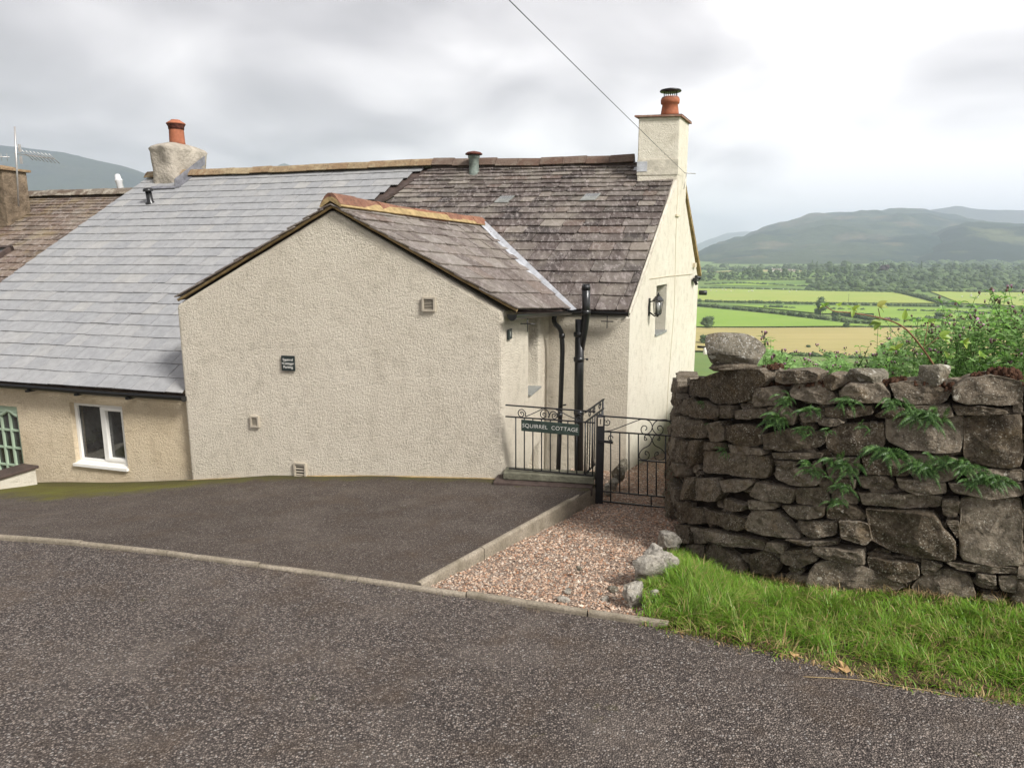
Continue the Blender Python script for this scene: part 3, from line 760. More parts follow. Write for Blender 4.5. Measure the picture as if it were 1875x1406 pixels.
# its chimney at the frame edge
kc = P(-25, 330, 16.0); mb = MB(); kz0 = P(0, 356, 16).z-.8
k0 = P(4, 320, 16.4); k0.z = kz0; mb.box(k0, rdir*.9, nrm*.6, Z*(P(0, 311, 16.4).z-kz0)); chm = mb.build('chimney', plain('brown_render', (.17, .13, .09), .95, .1, .5, 6, .03), cot3); bevel(chm, .03)
mb = MB(); t0 = k0.copy(); t0.z = P(0, 311, 16.4).z; mb.box(t0-rdir*-.0+rdir*-.06-nrm*.06, rdir*1.02, nrm*.72, Z*.05+nrm*0); mb.lathe(t0+rdir*.45+nrm*.3, [(.45, .05), (.3, .12)], 4); mb.build('chimney_cap', M['ridge_yellow'], chm)
# aerial
ab = P(31, 352, 15.8); at_ = P(27, 232, 15.8)
an = thing('tv_aerial', ab, 'metal aerial mast with long antenna arm beside the leftmost chimney', 'aerial')
mb = MB(); mb.tube([ab-Z*.3, at_], .018, 8); mb.build('mast', M['steel'], an)
mb = MB(); a0 = P(26, 281, 15.8); a1 = P(100, 291, 16.2); mb.tube([a0, a1], .009, 6)
for k in range(8):
    c = a0.lerp(a1, .32+k*.095); mb.tube([c-Z*.09+nrm*.12, c+Z*.09-nrm*.12], .007, 5); mb.box(c-Vector((.012, .012, .015)), Vector((.024, 0, 0)), Vector((0, .024, 0)), Vector((0, 0, .03)))
c = a0.lerp(a1, .15)
mb.box(c+Z*.04-Vector((.02, .02, 0)), Vector((.04, 0, 0)), Vector((0, .04, 0)), Z*.16); mb.box(c-Z*.2-Vector((.02, .02, 0)), Vector((.04, 0, 0)), Vector((0, .04, 0)), Z*.16)
mb.build('antenna_arm', M['steel'], an)
mb = MB(); a0 = P(18, 288, 15.9); a1 = P(-80, 284, 15.9); mb.tube([a0, a1], .008, 6)
for k in range(9): c = a0.lerp(a1, k*.11+.05); mb.tube([c+Z*.08, c-Z*.08], .004, 5)
mb.build('lower_antenna', M['steel'], an)

# ================================================================== RIGHT COTTAGE
g0 = P(1153, 600, 10.35); g2 = P(1281, 505, 15.2)
gd = Vector((g2.x-g0.x, g2.y-g0.y, 0)).normalized(); gn = Vector((gd.y, -gd.x, 0))     # gable direction, outward normal
def gp(u, v, off=0): return on_plane(u, v, g0+gn*off, gn)
apex = gp(1247, 299); reav = gp(1279, 505)
cot1 = thing('cottage', (1.7, 10.4, -1.3), 'roughcast cottage with old purple slate roof, white gable and front extension', 'cottage')
fdir = Vector((-.958, .289, 0))
feav = A_eave.z-.06
# body: gable polygon extruded back along the ridge
def base(p, z): return Vector((p.x, p.y, z))
poly = [base(g0, -2.4), base(g0, feav-.05), Vector((apex.x, apex.y, apex.z-.14)), base(reav, reav.z-.12), base(reav, -4)]
mb = MB(); mb.prism(poly, fdir*5.2); wall1 = mb.build('wall', M['render2'], cot1)
nx0 = (gp(1201, 560)-g0).dot(gd); nx1 = (gp(1217, 560)-g0).dot(gd); nz0 = gp(1208, 611).z; nz1 = gp(1210, 522).z
cw = MB(); cw.box(g0+gd*nx0+gn*.1+Z*(nz0-g0.z), gd*(nx1-nx0+.12), -gn*.30, Z*(nz1-nz0))
tmp = cut(wall1, [cw]); bake(wall1, tmp)
# far reveal and sill
mb = MB(); mb.box(g0+gd*(nx0-.02)-gn*.21+Z*(nz0-.01-g0.z), gd*(nx1-nx0+.16), gn*.235, Z*.035); mb.build('sill', M['sill_slate'], wall1)
mb = MB(); mb.box(g0+gd*(nx0)-gn*.195+Z*(nz0+.03-g0.z), gd*(nx1-nx0+.12), gn*.02, Z*(nz1-nz0-.03)); mb.build('pane', M['glass_dark'], wall1)
# front wall skin (yellower roughcast) is the same solid; give its face the cream roughcast
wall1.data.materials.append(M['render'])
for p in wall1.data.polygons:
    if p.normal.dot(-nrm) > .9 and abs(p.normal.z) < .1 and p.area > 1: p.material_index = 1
# main roof
A2 = A_eave.copy(); El = Vector((Eb.x, Eb.y, A2.z))
Brt = RB+Z*.0
brown = [.35, .33, .31, .30, .28, .26, .25, .23, .22, .21, .195, .185, .175, .165, .155, .15, .145, .14, .13, .125, .12, .12]
mb = MB(); slates(mb, El, A2, RJ, Brt, brown, .24, .5, .019, rnd=random.Random(12), jit=.014, tilt=.012, rag=.02)
roof1 = mb.build('roof', M['slate_brown'], cot1)
mb = MB(); decking(mb, El, A2, Brt, RJ); mb.build('roof_deck', M['dark_cap'], roof1)
rr2 = reav+Z*.04+gn*.06; rr1 = rr2+fdir*5.4
mb = MB(); slates(mb, rr1, rr2, RJ-Z*.09, Vector((RB.x, RB.y, RB.z-.11))+gn*.06, [.3]*10, .25, .4, .02, rnd=random.Random(13), jit=.012, tilt=.012, lift=.05)
mb.prism([rr1, rr2, Vector((RB.x, RB.y, RB.z-.11))+gn*.05, RJ-Z*.09], -Z*.05); mb.build('rear_slope', M['mortar_ochre'], roof1)
mb = MB(); rR = RJ.lerp(RB, .83)-Z*.0; nr = 9
tl = (rR-RJ)
for k in range(nr):
    a = RJ+tl*(k/nr); b_ = RJ+tl*((k+1)/nr); sg = lambda t: -.10*math.sin(math.pi*min(1, t))*1.0
    ridge(mb, a+Z*(.05+sg(k/nr)*.3), b_+Z*(.05+sg((k+1)/nr)*.3), 1, .17, .085, random.Random(k))
mb.build('ridge_tiles', M['ridge_old'], roof1)
mb = MB(); ts_ = tl.normalized().cross(Z).normalized(); mb.prism([RJ-ts_*.15-Z*.12, RJ-ts_*.05+Z*.06, RJ+ts_*.05+Z*.06, RJ+ts_*.15-Z*.12], tl); mb.build('ridge_bedding', M['dark_cap'], roof1)
mpn = (A2-El).cross(Brt-A2).normalized(); mpn = mpn if mpn.z > 0 else -mpn
def mp(u, v, off=.03): return on_plane(u, v, A2+mpn*off, mpn)
# metal vent cowl near the ridge
vb = mp(868, 322, 0); mb = MB()
mb.lathe(vb-Z*.10, [(.13, 0), (.11, .10), (.095, .14), (.095, .42), (.115, .43), (.115, .47), (.10, .48)], 18); mb.lathe(vb+Z*.39, [(.165, 0), (.165, .02), (.13, .045), (.03, .065)], 18, 1)
mb.build('roof_vent', [M['copper'], M['terra_sooty']], roof1)
dn1 = (A2-Brt).normalized(); ud = (A2-El).normalized()
for (u, v) in ((917, 372), (1075, 368)):
    mb = MB(); c = mp(u, v, .035); up_ = (RJ-El).normalized(); q = c-ud*.13
    q.z += 0; mb.box(q, ud*.26, (up_-ud*0)*.22, mpn*.018, 0)
    for k in range(5): mb.box(q+ud*(.03+k*.045)+up_*.12+mpn*.019, ud*.02, up_*.09, mpn*.004, 1)
    mb.build('vent_slate', [M['sill_slate'], M['lead_dark']], roof1)
# verge mortar along the front gable edge
mb = MB(); n_ = 26
for i in range(n_):
    a = A2.lerp(Brt, i/n_)+gn*.015-Z*.035; b_ = A2.lerp(Brt, (i+1)/n_)+gn*.015-Z*.035; mb.tube([a+Z*.01*noise.noise(a*5), b_+Z*.01*noise.noise(b_*5)], .022, 5, cap=False)
mb.build('verge_mortar', M['mortar'], roof1)
# chimney at the gable
cf = P(1242, 296, 12.92); cl = P(1167, 296, 13.05); cu = Vector((cl.x-cf.x, cl.y-cf.y, 0)); 
ctop = P(1242, 213, 12.92).z; cbot = cf.z-.7
mb = MB(); mb.box(base(cf, cbot), cu, gd*.78, Z*(ctop-cbot)); ch1 = mb.build('chimney', M['render2'], cot1); bevel(ch1, .02, 2)
mb = MB(); cap0 = base(cf, ctop)-cu.normalized()*.04-gd*.05
cap = [cap0, cap0+cu+cu.normalized()*.10, cap0+cu+cu.normalized()*.10+gd*.88, cap0+gd*.88]
mb.prism([p+Z*(.004+.012*((i*7) % 3-1)) for i, p in enumerate(cap)], Z*.028)
mb.add([p+Z*.03 for p in cap]+[cap0+cu*.55+gd*.42+Z*.075], [(0, 1, 4), (1, 2, 4), (2, 3, 4), (3, 0, 4)]); mb.build('chimney_cap', ridge_mat('cap_slate', (.24, .12, .09), (.30, .17, .12), .3), ch1)
pc = cap0+cu*.42+gd*.40+Z*.05
mb = MB(); pc = pc-Z*.04; mb.lathe(pc, [(.17, 0), (.155, .12), (.135, .25), (.16, .26), (.165, .29), (.165, .33), (.145, .37)], 24); mb.build('chimney_pot', M['terracotta'], ch1)
mb = MB(); mb.lathe(pc+Z*.33, [(.155, 0), (.157, .025), (.11, .03)], 24)
for k in range(18):
    th = k*math.pi/9; d = Vector((math.cos(th), math.sin(th), 0))*.115; mb.tube([pc+Z*.35+d, pc+Z*.46+d], .004, 5)
mb.lathe(pc+Z*.46, [(.18, 0), (.19, .010), (.18, .03), (.10, .05), (.02, .056)], 24); mb.build('cowl', M['black_metal'], ch1)
mb = MB(); fz = cf.z-.10
mb.box(base(cf, cf.z-.22)-gd*.012-gn*.0, cu, gd*.02, Z*.26, 1); mb.box(base(cf, cf.z-.16)-gd*.02+cu*1.0, -cu*.25, gd*.03, Z*.17, 0)
f0 = mp(1241, 304, .02); f1 = mp(1163, 305, .02); dsl = (A2-Brt).normalized()
mb.prism([f0, f1, f1+dsl*.15, f0+dsl*.15], mpn*.012, 0); mb.build('flashing', [M['lead'], M['mortar']], ch1)
# ---- extension walls
zf = -1.9
eR = Vector((XR.x, XR.y, zf)); eL = Vector((XL.x, XL.y, zf))
top = vTf+(vTb-vTf).normalized()*.12
tR = P(925, 566, 8.3).z-.03; tL = P(335, 552, 9.36).z-.05; tT = vTf.z-.07
tpl = on_plane(606, 380, Vector((XR.x, XR.y, 0)), xin)
front = [eL, eR, Vector((XR.x, XR.y, tR)), Vector((tpl.x, tpl.y, tT)), Vector((XL.x, XL.y, tL))]
mb = MB(); mb.prism(front, side*2.55); ext = mb.build('extension_wall', M['render'], cot1)
# window recess in its side wall, slate sill; low opening by the steps
sn = Vector((side.y, -side.x, 0))
def sp(u, v, off=0): return on_plane(u, v, Vector((XR.x, XR.y, 0))+sn*off, sn)
sx0 = (sp(969, 650)-base(XR, 0)).dot(side); sx1 = sx0+.62; sz0 = sp(972, 722).z; sz1 = sp(971, 583).z
cw = MB(); cw.box(base(XR, sz0)+side*sx0+sn*.1, side*(sx1-sx0), -sn*.36, Z*(sz1-sz0))
lx0 = (sp(966, 840)-base(XR, 0)).dot(side); lz1 = sp(985, 815).z
cl_ = MB(); cl_.prism([base(XR, zf)+side*lx0+sn*.1, base(XR, lz1-.22)+side*lx0+sn*.1, base(XR, lz1)+side*(lx0+.35)+sn*.1, base(XR, lz1)+side*(lx0+.8)+sn*.1, base(XR, zf)+side*(lx0+.8)+sn*.1], -sn*.3)
tmp = cut(ext, [cw, cl_]); bake(ext, tmp); bevel(ext, .045, 3, 50); bake(ext)
mb = MB(); mb.box(base(XR, sz0)+side*(sx0-.015)+sn*.03, side*(sx1-sx0+.02), -sn*.27, Z*.025-sn*0); mb.build('sill', M['sill_slate'], ext)
wn2 = MB(); o = base(XR, sz0+.03)+side*sx0-sn*.25
for (x0, x1, z0, z1) in ((0, .62, 0, .06), (0, .62, sz1-sz0-.09, sz1-sz0-.03), (0, .05, .06, sz1-sz0-.09), (.57, .62, .06, sz1-sz0-.09)): wn2.box(o+side*x0+Z*z0, side*(x1-x0), sn*.05, Z*(z1-z0))
wn2o = wn2.build('window_frame', M['upvc'], ext)
mb = MB(); mb.box(o+side*.04+Z*.05+sn*.01, side*.54, sn*.01, Z*(sz1-sz0-.13)); mb.build('pane', M['glass_dark'], ext)
# extension roof
er = [.40, .38, .36, .34, .32, .29, .26, .24, .22]
mb = MB(); slates(mb, vRf, vRb+(vRb-vRf)*.03, vTf, vTb, er, .3, .62, .014, rnd=random.Random(17), jit=.012, tilt=.01, rag=.02)
slates(mb, vLf, vLb, vTf, vTb-(vTb-vTf)*.0, er, .3, .6, .014, rnd=random.Random(18), jit=.012, tilt=.01)
roofx = mb.build('extension_roof', M['slate_side'], cot1)
mb = MB(); decking(mb, vRf+side*.09, vRb, vTb, vTf+side*.09, th=.03); decking(mb, vLf+side*.09, vLb, vTb, vTf+side*.09, th=.03); mb.build('roof_deck', M['dark_cap'], roofx)
mb = MB(); nrt = 9
for k in range(nrt):
    a = vTf.lerp(vTb, k/nrt); b_ = vTf.lerp(vTb, (k+1)/nrt)
    ridge(mb, a+Z*(.05-.03*math.sin(math.pi*k/nrt)), b_+Z*(.05-.03*math.sin(math.pi*(k+1)/nrt)), 1, .15, .07, random.Random(k+40), gap=.012)
mb.build('ridge_tiles', M['ridge_red'], roofx)
mb = MB(); ridge(mb, vTf+Z*.015, vTb+Z*.015, 1, .165, .05, random.Random(2)); mb.build('ridge_bedding', M['mortar_ochre'], roofx)
mb = MB(); vp0 = vTb+Z*.03; vp1 = vRb+Z*.05-dsl*-.02
wv = Vector((1, .0, .0)); m_ = 12
for i in range(m_):
    t0, t1 = i/m_, (i+1)/m_; a = mp(lerp(874, 1030, t0), lerp(409, 568, t0), .07); b_ = mp(lerp(874, 1030, t1), lerp(409, 568, t1), .07)
    a2 = mp(lerp(889, 1056, t0), lerp(406, 567, t0), .055); b2 = mp(lerp(889, 1056, t1), lerp(406, 567, t1), .055)
    am = (a+a2)/2-mpn*.012; bm = (b_+b2)/2-mpn*.012
    a = a+mpn*.06; b_ = b_+mpn*.06; a2 = a2+mpn*.01; b2 = b2+mpn*.01
    mb.add([a, b_, bm, am, a2, b2], [(0, 1, 2, 3), (3, 2, 5, 4)])
vf = mb.build('valley_flashing', M['lead'], roofx); md = vf.modifiers.new('s', 'SOLIDIFY'); md.thickness = .008
# thin mortar verge line on the front gable
mb = MB()
for a, b_ in ((vLf, vTf), (vTf, vRf)):
    for i in range(14):
        p, q = a.lerp(b_, i/14), a.lerp(b_, (i+1)/14); mb.tube([p+xin*.06-Z*.03+Z*.008*noise.noise(p*4), q+xin*.06-Z*.03+Z*.008*noise.noise(q*4)], .02, 5, cap=False)
mb.build('verge_mortar', M['mortar_ochre'], roofx)
# ---- wall plates, vents on the extension
def fp(u, v, off=0): return on_plane(u, v, Vector((XR.x, XR.y, 0))-xin*off, xin)
def vent(u, v, w_, h_, hood=False):
    c = fp(u, v); o = c-xdir*w_/2-Z*h_/2; g = MB(); fr = .022; d = .035
    for (x0, x1, z0, z1) in ((0, w_, 0, fr), (0, w_, h_-fr, h_), (0, fr, fr, h_-fr), (w_-fr, w_, fr, h_-fr)): g.box(o+xdir*x0+Z*z0+xin*.02, xdir*(x1-x0), -xin*(d+.02), Z*(z1-z0))
    n = 4 if hood else 7; sp_ = (h_-2*fr)/n
    for k in range(n): g.box(o+xdir*fr+Z*(fr+k*sp_+sp_*.45), xdir*(w_-2*fr), -xin*(d-.012)-Z*sp_*.15, Z*sp_*.28)
    vo = g.build('air_vent', M['tan_plastic'], cot1)
    b2 = MB(); b2.box(o+xdir*fr+Z*fr+xin*.01, xdir*(w_-2*fr), -xin*.014, Z*(h_-2*fr)); b2.build('grille_back', M['vent_dark'], vo)
vent(786, 557, .165, .17); vent(468, 771, .125, .155); vent(551, 860, .175, .20, True)
# plinth fillet along the foot of the extension
mb = MB(); pts = [P(345, 881, 9.36), P(500, 874, 9.05), P(700, 873, 8.7), P(921, 879, 8.28)]
for a, b_ in zip(pts, pts[1:]):
    for i in range(8):
        p, q = a.lerp(b_, i/8), a.lerp(b_, (i+1)/8); mb.tube([p-xin*.01+Z*(.005+.006*noise.noise(p*3)), q-xin*.01+Z*(.005+.006*noise.noise(q*3))], .022, 6, cap=False)
mb.build('plinth_fillet', M['mortar_ochre'], cot1)
# ---- gutters and pipes on the front
gA = A2-nrm*.05-Z*.045+gn*0; gB = gA+fdir*(.0); gx = P(1046, 571, 10.15)
ga1 = P(1150, 573, 10.2); ga0 = P(1040, 570, 10.45)
gt0 = P(938, 578, 8.22); gt1 = P(1043, 569, 10.4)
g1_ = gutter(MB(), ga0, ga1, .055).build('gutter', M['black'], cot1); g2_ = gutter(MB(), gt0, gt1, .055).build('gutter', M['black'], cot1)
for p, g_o in ((P(966, 578, 8.7), g2_), (P(1112, 576, 10.3), g1_)):
    mb = MB(); mb.tube([p-Z*.02, p-Z*.20], .006, 6); mb.tube([p-Z*.10-xdir*.09, p-Z*.10+xdir*.09], .008, 6); mb.build('gutter_bracket', M['black'], g_o)
def pipe(parent, pts, r, collars=(), name='downpipe', seg=14):
    g = MB(); sm = []
    P_ = [Vector(p) for p in pts]
    for i, p in enumerate(P_):
        if 0 < i < len(P_)-1:
            a = (P_[i-1]-p); b = (P_[i+1]-p); k = min(.06, a.length*.4, b.length*.4)
            for t in (0, .33, .66, 1): sm.append((p+a.normalized()*k).lerp(p+b.normalized()*k, t).lerp(p, .25*math.sin(math.pi*t)*1.2))
        else: sm.append(p)
    g.tube(sm, r, seg)
    for c in collars: g.lathe(c, [(r, -.035), (r+.009, -.03), (r+.009, .03), (r, .035)], seg)
    return g.build(name, M['black'], parent)
Yw = lambda u: None
def fw(u, v, off=.08):                            # point in front of the main front wall
    return on_plane(u, v, Vector((g0.x, g0.y, 0))-nrm*off, nrm)
a = fw(1016, 573, .38); a = P(1017, 574, 10.2)
dp = pipe(cot1, [a, P(1013, 590, 10.22), P(1028, 604, 10.3), P(1030, 640, 10.3), P(1022, 865, 10.3)], .036, [P(1029, 615, 10.3), P(1025, 760, 10.3)])
s0 = P(1073, 528, 10.05); s1 = P(1073, 575, 10.1)
sp1 = pipe(cot1, [s0, s1, P(1070, 600, 10.15), P(1063, 640, 10.2)], .058, [P(1073, 572, 10.1)], 'soil_pipe', 16)
mb = MB(); mb.lathe(s0-Z*.02, [(.062, 0), (.06, .05), (.04, .075), (.012, .08)], 12)
for k in range(10): th = k*math.pi/5; d = Vector((math.cos(th), math.sin(th), 0)); mb.tube([s0+d*.06, s0+d*.045+Z*.065], .005, 4)
mb.build('pipe_cage', M['black_metal'], sp1)
pipe(cot1, [P(1062, 585, 10.2), P(1060, 700, 10.2), P(1060, 868, 10.2)], .068, [P(1060, 612, 10.2), P(1060, 658, 10.2), P(1060, 755, 10.2)], 'soil_pipe', 16)
mb = MB(); mb.tube([P(1062, 658, 10.2), P(1075, 657, 10.2)], .008, 6); mb.lathe(P(1075, 660, 10.2), [(.012, 0), (.02, .01), (.02, .03), (.01, .035)], 8)
mb.build('pipe_clip', M['black'], cot1); mb = MB(); mb.tube([P(1030, 742, 10.25), P(1036, 741, 10.2)], .012, 6); mb.build('pipe_clip', M['black'], cot1)
# cable, bracket and small fittings on the gable
mb = MB(); 
mb.tube([gp(1242, 330, .008), gp(1238, 420, .008), gp(1235, 560, .008), gp(1224, 700, .008), gp(1216, 850, .008)], .004, 5)
mb.tube([gp(1190, 511, .008), gp(1222, 506, .010), gp(1268, 502, .008)], .006, 5)
mb.box(gp(1236, 396, .0), gd*.28, gn*.03, Z*.03); mb.box(gp(1268, 490, .0), gd*.16, gn*.05, Z*.09)
mb.build('cable', M['reveal'], cot1)
mb = MB(); c = gp(1269, 511, .03); mb.box(c-Z*.05-gd*.04, gd*.30, gn*.08, Z*.07); mb.tube([c+gd*.1, c+gd*.1-Z*.12+gn*.06], .03, 8); mb.tube([c+gd*.2+Z*.05, c+gd*.25+gn*.1], .03, 8)
mb.build('security_lamp', M['black_metal'], cot1)
mb = MB(); c2 = gp(1280, 536, .02); mb.tube([c2, c2+gn*.16], .05, 8); mb.build('wall_fitting', M['black_metal'], cot1)
mb = MB(); c3 = gp(1277, 635, .02); mb.tube([c3, c3+gn*.24], .025, 8); mb.build('lamp_arm', M['black_metal'], cot1)
mb = MB(); mb.lathe(c3+gn*.18-Z*.16, [(.045, 0), (.055, .02), (.05, .14), (.02, .16)], 12); mb.build('outside_lamp', M['upvc'], cot1)

# ---- lantern on the gable
lc = gp(1188, 560, .0); 
lan = thing('wall_lantern', lc-Z*.2, 'black carriage lantern on the white gable wall beside the narrow window', 'lantern')
oc = lc+gn*.15+gd*-.02
mb = MB(); mb.box(lc-gd*.035-Z*.16, gd*.07, gn*.02, Z*.28); mb.tube([lc+gn*.01-Z*.10, lc+gn*.10-Z*.16, oc-Z*.13], .012, 8); mb.tube([lc+Z*.06+gn*.01, oc+Z*.10], .01, 8); mb.build('bracket', M['black_metal'], lan)
mb = MB(); mb.lathe(oc+Z*.085, [(.085, 0), (.09, .01), (.07, .035), (.045, .07), (.03, .075), (.03, .095), (.012, .10), (.016, .115), (.006, .13)], 12, smooth=False); mb.build('cap', M['black_metal'], lan)
mb = MB(); mb.lathe(oc-Z*.13, [(.012, -.04), (.02, -.03), (.02, -.015), (.055, 0), (.06, .015)], 12)
for k in range(6): th = k*math.pi/3; d = Vector((math.cos(th), math.sin(th), 0)); mb.tube([oc-Z*.118+d*.056, oc+Z*.09+d*.078], .006, 5)
mb.build('cage', M['black_metal'], lan)
mb = MB(); mb.lathe(oc-Z*.115, [(.045, 0), (.062, .19)], 12); mb.lathe(oc-Z*.11, [(.014, 0), (.014, .1)], 8); mb.build('glass', M['lamp_glass'], lan)

# ---- overhead cable with its bracket
c0 = gp(1255, 318, .05); c1 = P(940, 0, 5.5)
ca = thing('overhead_cable', c0, 'thin black overhead wire running down to the gable top', 'cable')
c1 = c1+(c1-c0)*.9; mb = MB(); mb.tube([c0.lerp(c1, i/14)-Z*.03*math.sin(math.pi*i/14)*1.0 for i in range(15)], .0036, 5, cap=False); mb.build('wire', M['black_metal'], ca)
mb = MB(); mb.tube([c0-gd*.1, c0+gd*.1+gn*.16], .008, 6); mb.tube([c0+gn*.02-Z*.0, c0-Z*.28-gd*.1+gn*.005], .006, 6); mb.build('bracket', M['steel'], ca)

# ---- signs
def text_mesh(txt, size, mat, parent, o, u, nn, align='CENTER', name='lettering', space=1.0, off=.0):
    c = bpy.data.curves.new(name, 'FONT'); c.body = txt; c.size = size; c.align_x = align; c.align_y = 'CENTER'; c.extrude = .0012; c.space_character = space; c.offset = off
    t = bpy.data.objects.new(name, c); COL.objects.link(t); bpy.context.view_layer.update()
    dg = bpy.context.evaluated_depsgraph_get(); me = bpy.data.meshes.new_from_object(t.evaluated_get(dg)); bpy.data.objects.remove(t)
    me.name = name; me.materials.clear(); me.materials.append(mat)
    v = nn.cross(u).normalized()
    mt = Matrix(((u.x, v.x, nn.x, o.x), (u.y, v.y, nn.y, o.y), (u.z, v.z, nn.z, o.z), (0, 0, 0, 1)))
    me.transform(mt); ob = bpy.data.objects.new(name, me); COL.objects.link(ob); attach(ob, parent); return ob
fn = -xin
sc = fp(528.5, 665, .012); sgn = thing('sign', sc-Z*.1, 'small square black slate sign reading Squirrel Cottage Parking', 'sign')
mb = MB(); mb.box(sc-xdir*.095-Z*.098+fn*.0, xdir*.19, fn*.016, Z*.196); pl = mb.build('plate', M['sign_slate'], sgn); bevel(pl, .003, 1)
for k, tx in enumerate(('Squirrel', 'Cottage', 'Parking')): text_mesh(tx, .046, M['sign_text'], sgn, sc+fn*.018+Z*(.046-k*.048), xdir, fn)
for s_ in (-1, 1): mb = MB(); mb.lathe(sc+fn*.016+xdir*s_*.082, [(.005, 0), (.004, .003)], 8, axis=fn); mb.build('screw', M['sign_text'], sgn)
hc = sp(932, 612, .012); 
hs_ = thing('sign', hc-Z*.06, 'small dark number plate with the numeral 1 on the side wall', 'house number')
mb = MB(); mb.box(hc-side*.075-Z*.06, side*.15, sn*.018, Z*.12); mb.build('plate', M['sign_slate'], hs_); text_mesh('1', .085, M['sign_text'], hs_, hc+sn*.02, side, sn)

# ---- low boundary wall at the left
lw = thing('garden_wall', P(60, 893, 9.9), 'low cream roughcast wall with dark slate coping at the left edge', 'wall')
a = P(68, 884, 9.95); b_ = P(-60, 930, 9.0); a.z = b_.z = -2.0; t = (b_-a).normalized(); s_ = Vector((-t.y, t.x, 0)); s_ = s_ if s_.y > 0 else -s_
zt = P(68, 858, 9.95).z; mb = MB(); mb.box(a, t*3.5, s_*.24, Z*(zt+2.0)); mb.build('wall', M['render2'], lw)
mb = MB(); mb.box(a-t*.04-s_*.03+Z*(zt+2.0), t*3.6, s_*.32, Z*.045); cp = mb.build('coping', M['dark_cap'], lw); bevel(cp, .01, 2)

# ================================================================== RAILING, POST, GATE
def bez(pts, n=10):                                # smooth curve through points
    out = []; P_ = [pts[0]]+list(pts)+[pts[-1]]
    for i in range(1, len(P_)-2):
        a, b, c, d = P_[i-1], P_[i], P_[i+1], P_[i+2]
        for k in range(n):
            t = k/n; out.append(.5*((2*b)+(c-a)*t+(2*a-5*b+4*c-d)*t*t+(3*b-a-3*c+d)*t**3))
    out.append(pts[-1]); return out
def z6(x, y): return 880+x/3.195, 520+y/3.195      # close-up coordinates to photo coordinates
rA = P(925, 760, 8.16); rB = P(1090, 765, 7.98)
ru = Vector((rB.x-rA.x, rB.y-rA.y, 0)).normalized(); rn = Vector((ru.y, -ru.x, 0))
def rp(x, y): u, v = z6(x, y); return on_plane(u, v, Vector((rA.x, rA.y, 0)), rn)
rl = thing('railing', base(rA, -.5), 'black iron railing with scrolls beside the front extension, carrying the name board', 'railing')
mb = MB(); wd = .011
for (a, b) in (((145, 708), (672, 748)), ((145, 775), (672, 813)), ((165, 1078), (660, 1121))): 
    mb = MB(); p, q = rp(*a), rp(*b); mb.box(p-Z*.008-rn*-.0, (q-p), -rn*.022, Z*.014); mb.build('rail', M['black_metal'], rl)
for x in (205, 255, 305, 356, 407, 459, 510, 562, 612, 655):
    t = (x-145)/527; g = MB(); a = rp(x, 775+37*t); b = rp(x, 1078+43*(x-165)/495); g.tube([a+rn*-.011, b+rn*-.011], .0075, 6); g.build('bar', M['black_metal'], rl)
def scroll(parent, pts, pf, r=.006, name='scroll', nn=None):
    g = MB(); g.tube(bez([pf(*p)-nn*.011 for p in pts], 8), r, 6); g.build(name, M['black_metal'], parent)
scroll(rl, [(240, 762), (232, 752), (245, 750), (252, 765), (240, 778), (224, 770), (219, 752), (228, 738), (245, 736), (262, 755), (262, 775), (290, 765), (340, 742), (365, 728), (380, 725)], rp, nn=rn)
scroll(rl, [(372, 772), (363, 765), (368, 756), (380, 760), (380, 776), (365, 784), (351, 772), (352, 750), (368, 735), (386, 738), (397, 752), (400, 770), (395, 782)], rp, nn=rn)
scroll(rl, [(428, 776), (437, 770), (432, 760), (420, 764), (420, 782), (432, 790), (446, 780), (444, 760), (430, 748), (414, 750), (404, 764), (400, 780)], rp, nn=rn)
scroll(rl, [(575, 794), (567, 790), (568, 780), (580, 778), (586, 792), (575, 804), (558, 798), (553, 780), (562, 764), (580, 762), (590, 776), (592, 800), (570, 795), (520, 775), (470, 750), (440, 735)], rp, nn=rn)
# return panel running back beside the steps
q0 = P(1070, 755, 8.0); q1 = P(1104, 735, 8.75); q1.z = q0.z+.0; qu = Vector((q1.x-q0.x, q1.y-q0.y, 0)); ql = qu.length; qu.normalize()
zb = rp(610, 1117).z; z2 = rp(650, 811).z
rt = thing('railing', base(q0, zb), 'short black railing panel with scrolls running back behind the gate post', 'railing')
for z in (q0.z, z2, zb): mb = MB(); mb.box(base(q0, z-.007), qu*ql, Vector((qu.y, -qu.x, 0))*.02, Z*.014); mb.build('rail', M['black_metal'], rt)
for k in range(8): g = MB(); p = base(q0, z2)+qu*(ql*(k+.5)/8); g.tube([p, base(p, zb)], .0075, 6); g.build('bar', M['black_metal'], rt)
g = MB(); p = base(q0, z2)+qu*ql; g.tube([p+Z*(q0.z-z2), base(p, zb-.2)], .012, 6); g.build('end_bar', M['black_metal'], rt)
for c_, s_ in ((.28, 1), (.50, -1), (.82, 1)):
    g = MB(); cc_ = base(q0, (q0.z+z2)/2)+qu*(ql*c_); g.tube([cc_+qu*(s_*.052*(1-.6*t/14)*math.cos(t*.62))+Z*(.052*(1-.6*t/14)*math.sin(t*.62)) for t in range(15)], .006, 6); g.build('scroll', M['black_metal'], rt)
